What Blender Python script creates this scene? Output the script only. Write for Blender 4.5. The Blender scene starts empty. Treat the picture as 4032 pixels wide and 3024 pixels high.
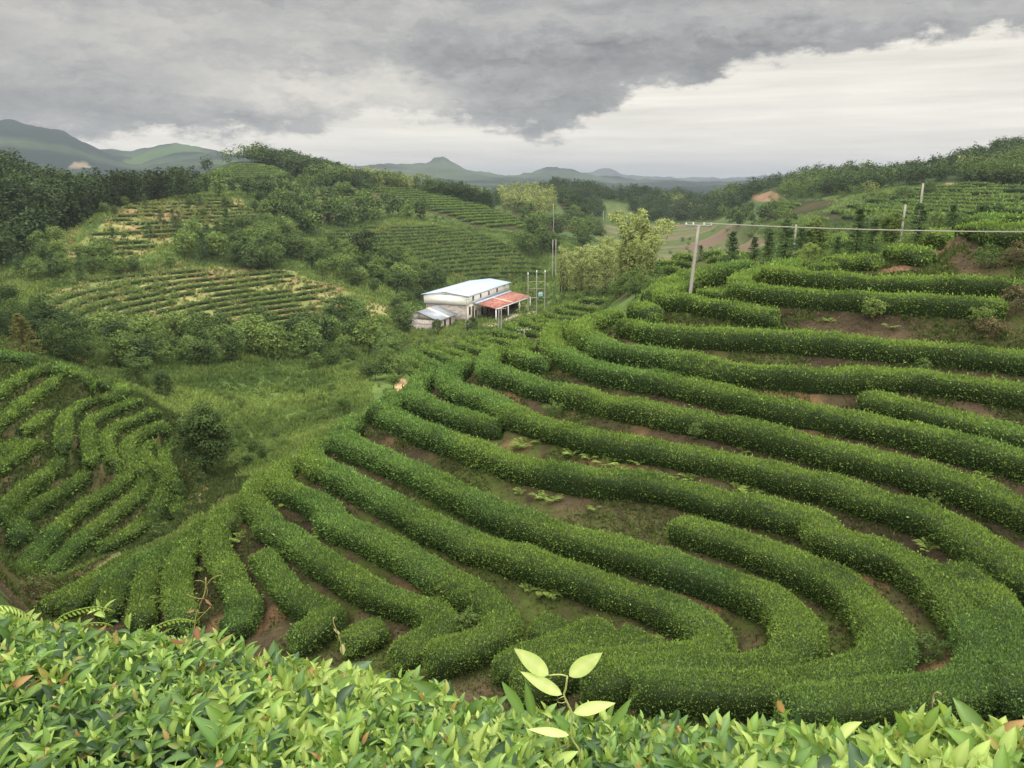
import bpy, math, random
import numpy as np

# ------------------------------------------------------------------ scene, camera, light, exposure
SC = bpy.context.scene
COL = SC.collection
FS = 3229.0                       # focal length in pixels of the 4032 px wide photograph
PITCH = math.radians(13.64)       # camera looks down by this much
CP, SP = math.cos(PITCH), math.sin(PITCH)
cam_d = bpy.data.cameras.new('camera')
cam_d.sensor_width = 36.0
cam_d.lens = FS / 4032.0 * 36.0
cam_d.clip_start = 0.05
cam_d.clip_end = 40000.0
cam = bpy.data.objects.new('camera', cam_d)
COL.objects.link(cam)
cam.rotation_euler = (math.pi / 2 - PITCH, 0, 0)
SC.camera = cam
SC.view_settings.view_transform = 'Standard'
SC.view_settings.look = 'None'
SC.view_settings.gamma = 1.0
SC.view_settings.exposure = 0.6
SC.cycles.volume_bounces = 1
SC.cycles.max_bounces = 6
SC.cycles.diffuse_bounces = 3
SC.cycles.transmission_bounces = 4
SC.cycles.transparent_max_bounces = 6
try:
    SC.cycles.use_denoising = True
    SC.cycles.denoiser = 'OPENIMAGEDENOISE'
    SC.cycles.denoising_prefilter = 'ACCURATE'
except Exception:
    pass

SUN_EL, SUN_AZ = math.radians(60), math.radians(20)     # azimuth from the view direction, clockwise
sun_d = bpy.data.lights.new('sun', 'SUN')
sun_d.energy = 1.5
sun_d.angle = math.radians(25)
sun_d.color = (1.0, 0.95, 0.86)
sun = bpy.data.objects.new('sun', sun_d)
COL.objects.link(sun)
sun.rotation_euler = (math.pi / 2 - SUN_EL, 0, math.pi - SUN_AZ)


def ray(x, y):
    """direction through pixel x, y of the 4032x3024 photograph"""
    a = (x - 2016.0) / FS
    b = -(y - 1512.0) / FS
    return np.array([a, CP + b * SP, -SP + b * CP])


def az_el(x, y):
    d = ray(x, y)
    return math.degrees(math.atan2(d[0], d[1])), math.degrees(math.atan2(d[2], math.hypot(d[0], d[1])))


K = 4032.0 / 2212.0               # overview pixels (2212 wide) to photograph pixels


# ---- overcast sky: NISHITA daylight under a deck of cloud, all in the world shader
class NT:
    def __init__(self, tree):
        self.t = tree

    def n(self, kind, **kw):
        nd = self.t.nodes.new(kind)
        for k, v in kw.items():
            setattr(nd, k, v)
        return nd

    def put(self, sock, v):
        if hasattr(v, 'is_output'):
            self.t.links.new(v, sock)
        else:
            sock.default_value = v

    def m(self, op, a, b=None, c=None, clamp=False):
        nd = self.n('ShaderNodeMath', operation=op, use_clamp=clamp)
        self.put(nd.inputs[0], a)
        if b is not None:
            self.put(nd.inputs[1], b)
        if c is not None:
            self.put(nd.inputs[2], c)
        return nd.outputs[0]

    def mix(self, f, a, b, kind='MIX'):
        nd = self.n('ShaderNodeMix', data_type='RGBA', blend_type=kind)
        self.put(nd.inputs[0], f)
        self.put(nd.inputs[6], a)
        self.put(nd.inputs[7], b)
        return nd.outputs[2]

    def vec(self, x, y, z=0.0):
        nd = self.n('ShaderNodeCombineXYZ')
        for i, v in enumerate((x, y, z)):
            self.put(nd.inputs[i], v)
        return nd.outputs[0]

    def noise(self, v, scale, detail=4.0, rough=0.55, dist=0.0, off=None):
        nd = self.n('ShaderNodeTexNoise')
        self.put(nd.inputs['Vector'], v)
        nd.inputs['Scale'].default_value = scale
        nd.inputs['Detail'].default_value = detail
        nd.inputs['Roughness'].default_value = rough
        nd.inputs['Distortion'].default_value = dist
        return nd.outputs[0]

    def smooth(self, x, lo, hi):
        nd = self.n('ShaderNodeMapRange', interpolation_type='SMOOTHSTEP')
        self.put(nd.inputs[0], x)
        nd.inputs[1].default_value = lo
        nd.inputs[2].default_value = hi
        return nd.outputs[0]


world = bpy.data.worlds.new('World')
SC.world = world
world.use_nodes = True
wt = world.node_tree
wt.nodes.clear()
N = NT(wt)
tc = N.n('ShaderNodeTexCoord')
sep = N.n('ShaderNodeSeparateXYZ')
wt.links.new(tc.outputs['Generated'], sep.inputs[0])
X, Y, Z = sep.outputs
AZ = N.m('MULTIPLY', N.m('ARCTAN2', X, Y), 57.29578)
EL = N.m('MULTIPLY', N.m('ARCSINE', Z), 57.29578)
# turbulence bends every cloud edge
q0 = N.vec(N.m('MULTIPLY', AZ, 0.085), N.m('MULTIPLY', EL, 0.19), 0.7)
wa = N.m('MULTIPLY', N.m('SUBTRACT', N.noise(q0, 2.6, 9, 0.62), 0.5), 7.0)
we = N.m('MULTIPLY', N.m('SUBTRACT', N.noise(N.vec(N.m('MULTIPLY', AZ, 0.085), N.m('MULTIPLY', EL, 0.19), 9.1), 3.4, 10, 0.68), 0.5), 5.6)
A2 = N.m('ADD', AZ, wa)
E2 = N.m('ADD', EL, we)
# lower edge of the dark deck along the azimuth
edge = [(-300, 300), (0, 300), (150, 303), (300, 296), (450, 300), (600, 302), (700, 285), (745, 256), (830, 240), (930, 246), (1010, 262),
        (1060, 285), (1130, 293), (1210, 300), (1255, 280), (1310, 246), (1370, 212), (1480, 187), (1600, 152), (1750, 124),
        (1900, 100), (2050, 84), (2212, 70), (2500, 50)]
ramp = N.n('ShaderNodeValToRGB')
cr = ramp.color_ramp
cr.interpolation = 'LINEAR'
pts = []
for x, y in edge:
    a, e = az_el(x * K, y * K)
    pts.append(((a + 40.0) / 80.0, e / 20.0))
cr.elements[0].position, cr.elements[1].position = pts[0][0], pts[-1][0]
for (p, v), el in zip((pts[0], pts[-1]), (cr.elements[0], cr.elements[1])):
    el.color = (v, v, v, 1)
for p, v in pts[1:-1]:
    el = cr.elements.new(p)
    el.color = (v, v, v, 1)
wt.links.new(N.m('MULTIPLY_ADD', A2, 1 / 80.0, 0.5), ramp.inputs[0])
EB = N.m('MULTIPLY', ramp.outputs[0], 20.0)
deck = N.smooth(N.m('SUBTRACT', E2, EB), -0.35, 0.80)
# brightness inside the deck: broad swells (x, y, half width, half height in overview px, amount)
swell = [(150, 60, 420, 70, .10), (700, 195, 230, 45, .30), (560, 60, 330, 40, .08), (1180, 235, 190, 55, -.11),
         (1450, 120, 420, 40, -.11), (1050, 40, 300, 30, .05), (300, 245, 420, 40, -.07), (1700, 30, 350, 28, .07),
         (2130, 95, 160, 28, -.09), (900, 215, 90, 22, .10), (520, 250, 120, 30, -.04), (980, 130, 260, 26, -.06)]
val = 0.395
for x, y, w, h, amt in swell:
    a, e = az_el(x * K, y * K)
    dx = N.m('MULTIPLY', N.m('SUBTRACT', A2, a), 1 / (w * .0323))
    dy = N.m('MULTIPLY', N.m('SUBTRACT', E2, e), 1 / (h * .0323))
    s = N.m('MULTIPLY_ADD', dx, dx, N.m('MULTIPLY', dy, dy))
    val = N.m('MULTIPLY_ADD', N.m('EXPONENT', N.m('MULTIPLY', s, -1.0)), amt, val)
fine = N.noise(N.vec(N.m('MULTIPLY', AZ, 0.10), N.m('MULTIPLY', EL, 0.30), 3.3), 2.2, 9, 0.6, 0.3)
val = N.m('ADD', val, N.m('MULTIPLY', N.m('SUBTRACT', fine, 0.5), 0.34))
puff = N.noise(N.vec(N.m('MULTIPLY', A2, 0.16), N.m('MULTIPLY', E2, 0.34), 13.0), 2.6, 10, 0.62, 0.6)
val = N.m('ADD', val, N.m('MULTIPLY', N.m('SUBTRACT', puff, 0.5), 0.26))
# bright layer below the deck with thin grey streaks
streak = N.noise(N.vec(N.m('MULTIPLY', AZ, 0.05), N.m('MULTIPLY', EL, 0.75), 5.5), 1.5, 7, 0.6, 0.2)
low = N.m('ADD', 0.80, N.m('MULTIPLY', N.m('SUBTRACT', streak, 0.52), 0.62))
for x, y, w, h, amt in [(1750, 230, 500, 60, .08), (1450, 360, 330, 14, -.14), (1250, 345, 350, 16, -.08), (260, 318, 220, 12, .10), (1900, 350, 300, 20, -.02), (900, 330, 250, 26, -.08)]:
    a, e = az_el(x * K, y * K)
    dx = N.m('MULTIPLY', N.m('SUBTRACT', A2, a), 1 / (w * .0323))
    dy = N.m('MULTIPLY', N.m('SUBTRACT', EL, e), 1 / (h * .0323))
    s = N.m('MULTIPLY_ADD', dx, dx, N.m('MULTIPLY', dy, dy))
    low = N.m('MULTIPLY_ADD', N.m('EXPONENT', N.m('MULTIPLY', s, -1.0)), amt, low)
lum = N.m('ADD', N.m('MULTIPLY', val, deck), N.m('MULTIPLY', low, N.m('SUBTRACT', 1.0, deck)))
lum = N.m('MINIMUM', N.m('MAXIMUM', lum, 0.16), 0.98)
lum = N.m('MULTIPLY_ADD', N.m('SUBTRACT', lum, 0.5), 1.12, 0.5)
lum = N.m('MULTIPLY', lum, N.m('MULTIPLY_ADD', N.m('EXPONENT', N.m('MULTIPLY', N.m('ABSOLUTE', EL), -0.4)), 0.45, 1.0))
# overcast skies are brightest overhead
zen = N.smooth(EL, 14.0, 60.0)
back = N.m('MULTIPLY', N.smooth(N.m('MULTIPLY', Y, -1.0), 0.05, 0.75), N.smooth(EL, -3.0, 12.0))  # added unseen glow: sky behind the camera raised to fill the hedge fronts
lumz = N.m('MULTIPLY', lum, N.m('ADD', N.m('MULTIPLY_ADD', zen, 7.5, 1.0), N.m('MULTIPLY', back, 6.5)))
tone = N.mix(N.smooth(lum, 0.25, 0.78), (1.01, 0.985, 0.965, 1), (1.07, 1.0, 0.88, 1))
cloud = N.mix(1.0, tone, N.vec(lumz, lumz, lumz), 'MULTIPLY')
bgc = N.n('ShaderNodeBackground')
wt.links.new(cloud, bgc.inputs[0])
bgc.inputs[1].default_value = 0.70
sky = N.n('ShaderNodeTexSky', sky_type='NISHITA', sun_disc=False)
sky.sun_elevation = SUN_EL
sky.sun_rotation = SUN_AZ
bgs = N.n('ShaderNodeBackground')
wt.links.new(sky.outputs[0], bgs.inputs[0])
bgs.inputs[1].default_value = 0.05
mixs = N.n('ShaderNodeMixShader')
mixs.inputs[0].default_value = 0.92
wt.links.new(bgs.outputs[0], mixs.inputs[1])
wt.links.new(bgc.outputs[0], mixs.inputs[2])
wo = N.n('ShaderNodeOutputWorld')
wt.links.new(mixs.outputs[0], wo.inputs[0])

# ------------------------------------------------------------------ traced rows and hills -> one ground sheet
CR = dict(A=(100, 2000, .4521), B=(900, 1600, .4521), C=(1000, 2050, .4521), D=(1900, 2050, .788), E=(2900, 2100, .892),
          F=(1500, 1150, .788), G=(0, 1350, .788), H=(2600, 1300, .6474), I=(2600, 450, .663), J=(1300, 1300, .633),
          O=(0, 0, K), T=(1580, 1050, .3165))


def px(s):
    """'I 10,20 30,40' -> photograph pixels; the letter names the enlargement the numbers were read in"""
    out, c = [], CR['O']
    for t in s.split():
        if t in CR:
            c = CR[t]
            continue
        x, y = map(float, t.split(','))
        out.append((c[0] + x * c[2], c[1] + y * c[2]))
    return out


def on_level(x, y, z):
    d = ray(x, y)
    return d * (z / d[2])


def at_dist(x, y, r):
    d = ray(x, y)
    return d * (r / math.hypot(d[0], d[1]))


def smooth_line(p, step):
    """Catmull-Rom through the points, resampled evenly"""
    p = np.asarray(p, float)
    q = np.vstack([2 * p[0] - p[1], p, 2 * p[-1] - p[-2]])
    out = []
    for i in range(1, len(q) - 2):
        a, b, c, d = q[i - 1], q[i], q[i + 1], q[i + 2]
        t = np.linspace(0, 1, 14, endpoint=False)[:, None]
        out.append(.5 * (2 * b + (c - a) * t + (2 * a - 5 * b + 4 * c - d) * t ** 2 + (3 * b - a - 3 * c + d) * t ** 3))
    out = np.vstack(out + [p[-1:]])
    s = np.concatenate([[0], np.cumsum(np.linalg.norm(np.diff(out, axis=0), axis=1))])
    n = max(3, int(s[-1] / step) + 1)
    u = np.linspace(0, s[-1], n)
    return np.stack([np.interp(u, s, out[:, k]) for k in range(3)], 1)


# name, level of the first and last point (camera eye = 0), hedge width, height, trace
MAIN = [
 (-2.75, -2.75, 1.5, .9, "I 2330,630 2160,632 2000,628 1850,642"),
 (-2.95, -2.8, 1.5, 1.0, "I 2330,690 2100,690 1950,680 1830,668"),
 (-3.5, -3.1, 1.5, 1.3, "I 2330,770 2160,750 2000,728 1880,705 1790,688"),
 (-4.3, -3.7, 1.9, 1.2, "I 1880,800 1780,762 1660,732 1570,712"),
 (-4.7, -4.7, 1.9, 1.1, "I 1575,850 1470,832 1385,815"),
 (-5.1, -5.1, 1.6, 1.0, "I 1285,885 1190,872 1100,880 1000,890"),
 (-5.5, -5.5, 1.2, .9, "I 1070,930 960,930 860,922"),
 (-5.6, -5.6, 1.3, 1.05, "I 2330,1060 2160,1045 1700,1015 1300,1010 900,985 740,962 660,950 720,925 850,895"),
 (-6.3, -6.3, 1.3, 1.05, "I 2040,1150 1900,1155 1500,1130 1000,1100 700,1080 520,1050 460,1020 510,990 620,950"),
 (-6.9, -6.9, 1.2, .85, "I 420,1095 330,1080 250,1060"),
 (-7.2, -7.2, 1.3, 1.05, "I 700,1215 450,1175 200,1130 70,1118 20,1085 90,1055 200,1035"),
 (-7.6, -7.5, 1.7, 1.2, "O 1418,684 1392,676 1366,668"),
 (-8.0, -8.0, 1.3, 1.05, "I 2330,1490 2160,1470 1500,1410 1000,1370 500,1340 0,1310 J 1900,-10 1790,-30"),
 (-8.7, -8.7, 1.3, 1.0, "H 2350,430 2212,400 1500,300 1000,300 500,270 0,170 F 1150,290 1045,240 990,205 1030,165 1130,132 1210,124"),
 (-9.4, -9.4, 1.25, .95, "H 2350,720 2212,680 1900,590 1500,500 1220,425"),
 (-9.6, -9.6, 1.25, .95, "H 2350,870 2212,825 1900,740 1500,640 1100,550 700,480 300,390 0,320 F 1150,420 1000,370 900,310 850,255 855,215 890,185 960,165"),
 (-10.0, -10.0, 1.2, .9, "F 825,370 760,352 705,332 680,300 720,262"),
 (-10.3, -10.3, 1.25, .95, "H 2350,1190 2212,1120 2000,1030 1700,930 1300,810 900,720 500,620 0,520 F 1150,570 1000,530 850,500 720,460 600,430 532,385 545,335 600,295"),
 (-11.0, -11.0, 1.25, .95, "H 2350,1600 2212,1510 1900,1310 1800,1230 1500,1110 1000,960 500,840 0,740 F 1150,770 1000,730 850,690 700,640 550,560 450,520 360,490 335,440 390,385 480,345"),
 (-11.4, -11.4, 1.2, .9, "F 595,685 520,670 400,630 280,590 190,555 155,510 200,455 290,405"),
 (-11.7, -11.7, 1.25, .95, "E 180,800 300,780 600,755 800,735 1000,715 1090,650 1105,560 1060,450 980,350 870,240 750,150 600,90 400,30 H 900,1170 400,1060 0,960 F 1050,945 900,920 700,880 550,830 400,770 250,720 100,660 0,600 J 300,550 330,500 400,450 460,425"),
 (-11.4, -11.4, 1.1, .9, "E 1260,760 1255,650 1240,540 1190,420 1110,310 1020,220 920,150"),
 (-12.1, -12.1, 1.2, .95, "D 750,855 850,815 1000,840 1269,865 E 200,700 400,670 580,640 660,555 660,470 600,370 500,270 350,190 150,100 0,50 H 60,1180"),
 (-12.4, -12.4, 1.2, .95, "D 500,850 700,790 900,780 1150,755 E 0,640 100,620 230,580 280,500 250,400 150,310 0,250 D 1100,290 950,240 750,180 500,110 200,20 B 2212,900 2000,800 1800,680 1500,530 1200,420 1020,330 985,275 1050,205 1150,145"),
 (-13.0, -13.0, 1.2, .9, "D 150,850 300,790 450,760 700,735 900,720 1090,700 1165,660 1150,580 1050,510 900,440 700,380 500,310 200,210 0,140 B 2212,1270 1900,1120 1600,980 1300,800 1000,650 750,520 710,465 735,415 800,355 870,310"),
 (-13.6, -13.6, 1.15, .85, "C 1500,1270 1600,1230 1750,1150 1950,1090 2110,1050 2185,950 2150,850 2050,740 1900,640 1700,560 1500,450 1300,320 1100,230 900,130 650,30 B 900,950 700,830 500,745 430,685 480,590 560,490"),
 (-14.2, -14.2, 1.1, .85, "C 1230,1250 1330,1180 1450,1110 1600,1030 1655,930 1550,830 1350,760 1100,680 900,560 700,440 500,310 300,170 60,40 B 400,1050 230,900 195,820 270,700 360,600"),
 (-14.7, -14.7, 1.05, .8, "C 330,1090 450,1020 600,930 690,860 610,805 480,770 330,650 200,500 60,310"),
 (-14.5, -14.5, 1.1, .75, "C 820,1130 900,1040 1050,970 1180,960"),
 (-13.4, -13.4, 1.1, .75, "D 60,760 250,690 400,640 500,590 640,530"),
 (-13.3, -13.3, 1.0, .75, "D 480,690 600,670 720,620 820,575"),
 (-13.2, -13.2, 1.0, .7, "D 740,690 850,660 950,645"),
 (-13.6, -13.6, 1.0, .8, "D 270,610 320,560 400,500"),
 (-15.2, -15.2, 1.05, .8, "A 1700,1100 1830,1050 1920,960 1920,850 1850,720 1760,560 1690,430 1660,300 1720,120 1800,20"),
 (-15.9, -15.9, 1.0, .8, "A 1400,1050 1350,920 1320,750 1340,560 1390,400 1480,250 1580,140"),
 (-16.6, -16.6, 1.0, .8, "A 1000,1050 1010,900 1030,780 1070,620 1150,470 1290,330"),
 (-17.3, -17.3, 1.0, .8, "A 720,950 740,800 800,680 900,570 1020,470 1150,390"),
 (-18.0, -18.0, 1.0, .75, "A 330,920 450,800 560,720 700,640 850,550"),
 (-18.6, -18.6, 1.0, .7, "A 100,920 250,850 430,760 560,680 700,580 850,480 1000,420"),
 # the shoulder behind the crest, towards the paddy valley
 (-7.9, -7.4, 1.5, 1.7, "I -60,1120 50,1040 200,985 400,945 560,920"),
 (-11.0, -11.0, 1.4, 1.0, "I 75,857 130,850 195,846"),
 (-10.6, -10.6, 1.4, 1.0, "I 262,834 320,828 390,832"),
 (-11.4, -11.4, 1.4, 1.0, "I -40,890 60,888 185,890"),
 (-11.2, -11.2, 1.4, 1.0, "I 275,862 380,862 520,858"),
 (-11.9, -11.9, 1.4, 1.1, "I -60,935 40,925 140,930"),
 (-10.8, -10.8, 1.4, 1.1, "I 430,838 480,833 530,838"),
 (-8.4, -8.4, 1.4, 1.0, "I 940,760 1010,750 1100,742"),
 (-8.2, -8.2, 1.4, 1.0, "I 960,780 1040,775 1150,770"),
]
LEFT = [
 (-16.0, -16.0, 1.2, .8, "G -60,95 0,75 80,75 160,95"),
 (-16.8, -16.8, .95, .7, "G -80,310 0,250 80,200 180,150 280,120"),
 (-17.0, -17.0, .95, .65, "G 290,115 400,160 460,180"),
 (-17.9, -17.9, 1.0, .7, "G -60,450 0,400 100,320 200,250 300,190 400,160"),
 (-18.3, -18.3, .9, .6, "G 410,225 520,200 560,215"),
 (-19.3, -19.3, .95, .7, "G 310,515 320,450 330,380 400,325 500,290 610,250 590,215"),
 (-20.3, -20.3, .9, .7, "G 470,590 450,560 440,480 445,415 500,370 600,330 710,290"),
 (-21.2, -21.2, .9, .7, "G 590,605 540,550 528,480 580,430 680,390 800,340"),
 (-22.1, -22.1, .9, .65, "G 720,640 650,590 633,530 665,480 750,440 850,395"),
 (-23.2, -23.2, .85, .65, "G 900,715 800,650 740,600 715,550 740,525 790,505"),
 (-24.0, -24.0, .85, .6, "G 880,680 825,620 820,560 870,490"),
 (-19.0, -19.0, 1.0, .65, "G 130,450 200,390 250,350"),
 (-19.4, -19.4, 1.0, .65, "G -40,580 20,540 120,490"),
 (-19.9, -19.9, 1.0, .7, "G -60,670 0,630 100,560 210,500"),
 (-20.8, -20.8, 1.0, .75, "G -60,900 0,850 100,760 200,690 300,610 345,555"),
 (-21.7, -21.7, 1.0, .75, "A -100,300 0,190 G 50,930 200,820 350,730 450,660 510,605"),
 (-22.5, -22.5, 1.0, .75, "A -100,640 50,480 150,340 300,175 G 400,840 550,750 630,680 620,630"),
 (-23.2, -23.2, 1.0, .75, "A 150,630 300,480 450,330 600,200 G 570,860 680,780 720,710 705,665"),
 (-24.0, -24.0, 1.0, .75, "A 620,390 750,320 950,210 G 760,870 810,780 800,710"),
 (-24.6, -24.6, 1.1, .8, "G 890,740 900,800 885,880"),
]
MID = [
 (-23.0, -23.0, "F 990,42 1100,50 1280,72"), (-23.4, -23.4, "F 945,66 930,73 1000,85 1100,95 1230,117"),
 (-23.8, -23.8, "F 900,80 880,92 950,110 1050,127"), (-24.2, -24.2, "F 850,105 822,118 900,135 1010,147"),
 (-24.6, -24.6, "F 795,125 770,140 850,158 970,172"), (-25.0, -25.0, "F 725,138 703,152 760,170 870,192"),
 (-25.4, -25.4, "F 670,165 648,180 700,200 800,217"), (-25.8, -25.8, "F 560,195 620,215 730,237"),
 (-26.2, -26.2, "F 505,226 495,236 560,247 680,264"), (-26.6, -26.6, "F 460,240 448,250 500,270 600,289"),
 (-27.0, -27.0, "F 405,250 385,262 440,285 540,309"), (-27.4, -27.4, "F 290,266 268,279 330,298 400,318 455,335"),
 (-27.8, -27.8, "F 238,272 216,287 290,320 400,365"), (-28.2, -28.2, "F 165,286 148,302 205,340 320,390"),
 (-28.6, -28.6, "F 115,303 108,318 155,360 280,415"), (-29.0, -29.0, "F 92,368 140,400 235,445"),
]


def row_points(z0, z1, s):
    p = px(s)
    out = []
    for i, (x, y) in enumerate(p):
        z = z0 + (z1 - z0) * i / (len(p) - 1)
        out.append(on_level(x, y, z))
    return np.array(out)


ROWS = []                                       # (set, index, ground centreline, width, height)
for i, (z0, z1, w, h, s) in enumerate(MAIN):
    l = smooth_line(row_points(z0, z1, s), .25)
    l[:, 2] -= .55 * h
    ROWS.append(('main', i, l, w * 1.07, h))
for i, (z0, z1, w, h, s) in enumerate(LEFT):
    l = smooth_line(row_points(z0, z1, s), .3)
    l[:, 2] -= .55 * h
    ROWS.append(('left', i, l, w * 1.12, h * 1.1))
for i, (z0, z1, s) in enumerate(MID):
    l = smooth_line(row_points(z0, z1, s), .5)
    l[:, 2] -= .5
    ROWS.append(('mid', i, l, 1.7, 1.05))

# ---- polar grid: fine near the camera, reaching past the far mountains
az_d = np.concatenate([-np.geomspace(180, 40, 40)[:-1], np.arange(-40, 40.001, .13), np.geomspace(40, 180, 40)[1:]])
AZG = np.radians(az_d)
RG = np.concatenate([np.geomspace(.6, 8, 80)[:-1], np.geomspace(8, 800, 560)[:-1], np.geomspace(800, 12000, 150)])
NA, NR = len(AZG), len(RG)
CZ = np.zeros((NA, NR))
CW = np.zeros((NA, NR))
LRG = np.log(RG)


def cell(x, y):
    a = np.arctan2(x, y)
    r = np.log(np.maximum(np.hypot(x, y), .61))
    ia = np.clip(np.round(np.interp(a, AZG, np.arange(NA))), 0, NA - 1).astype(int)
    ir = np.clip(np.round(np.interp(r, LRG, np.arange(NR))), 0, NR - 1).astype(int)
    return ia, ir


def pin(x, y, z, w=1.0):
    ia, ir = cell(np.asarray(x, float), np.asarray(y, float))
    np.add.at(CZ, (ia, ir), np.asarray(z, float) * w)
    np.add.at(CW, (ia, ir), w)


def pin_line(pts):
    """points as (x, y, distance) in overview pixels, or X, Y, Z tuples given as ('p', x, y, z)"""
    q = []
    for p in pts:
        if p[0] == 'p':
            q.append(np.array(p[1:], float))
        else:
            q.append(at_dist(p[0] * K, p[1] * K, p[2]) - np.array([0, 0, p[3] if len(p) > 3 else 0.0]))
    if len(q) == 1:
        pin([q[0][0]], [q[0][1]], [q[0][2]])
        return
    for a, b in zip(q[:-1], q[1:]):
        ra, rb = math.hypot(a[0], a[1]), math.hypot(b[0], b[1])
        aa, ab = math.atan2(a[0], a[1]), math.atan2(b[0], b[1])
        n = int(max(abs(math.degrees(ab - aa)) / .1, abs(math.log(rb / ra)) / .005, 2)) + 1
        t = np.linspace(0, 1, n)
        r, an = np.exp(np.log(ra) + t * math.log(rb / ra)), aa + t * (ab - aa)
        pin(r * np.sin(an), r * np.cos(an), a[2] + t * (b[2] - a[2]))


for kind, i, l, w, h in ROWS:
    d = np.gradient(l[:, :2], axis=0)
    d /= np.linalg.norm(d, axis=1)[:, None] + 1e-9
    nrm = np.stack([-d[:, 1], d[:, 0]], 1)
    dense = np.repeat(l, 2, 0)
    dense[1:-1:2] = .5 * (dense[1:-1:2] + dense[2::2])
    nd = np.repeat(nrm, 2, 0)
    for o in np.linspace(-.5 * w, .5 * w, 9):
        pin(dense[:, 0] + nd[:, 0] * o, dense[:, 1] + nd[:, 1] * o, dense[:, 2])

# the viewer's own bank, falling away under the foreground hedge into the bowl
for a in range(-178, 180, 4):
    ar = math.radians(a)
    s, c = math.sin(ar), math.cos(ar)
    pin_line([('p', .7 * s, .7 * c, -1.62), ('p', 1.9 * s, 1.9 * c, -1.72)])
    if abs(a) > 60:
        pin_line([('p', 5 * s, 5 * c, -1.9), ('p', 60 * s, 60 * c, -2.0 - 4 * max(0, math.cos(ar)))])
        pin_line([('p', 1500 * s, 1500 * c, -25), ('p', 9000 * s, 9000 * c, -25)])
for a, prof in ((-60, ((4, -3.4), (10, -8.5), (18, -13), (26, -16))), (-42, ((4, -3.6), (9, -8.5), (16, -13.2), (22, -16.5))),
                (-22, ((4, -3.8), (8, -8.0), (14, -12.9), (19, -15.3))), (-5, ((4, -3.8), (8, -7.8), (13, -11.8), (16.5, -13.6))),
                (12, ((4, -3.8), (8, -7.6), (12, -10.8), (15, -12.4))), (28, ((4, -3.6), (8, -7.0), (12, -9.9), (15, -11.6))),
                (44, ((4, -3.4), (8, -6.4), (13, -9.0), (20, -10.6), (40, -6), (70, 0))),
                (60, ((4, -3.2), (8, -5.5), (16, -7.0), (40, -4), (80, 2)))):
    ar = math.radians(a)
    pin_line([('p', r * math.sin(ar), r * math.cos(ar), z) for r, z in prof])

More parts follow.
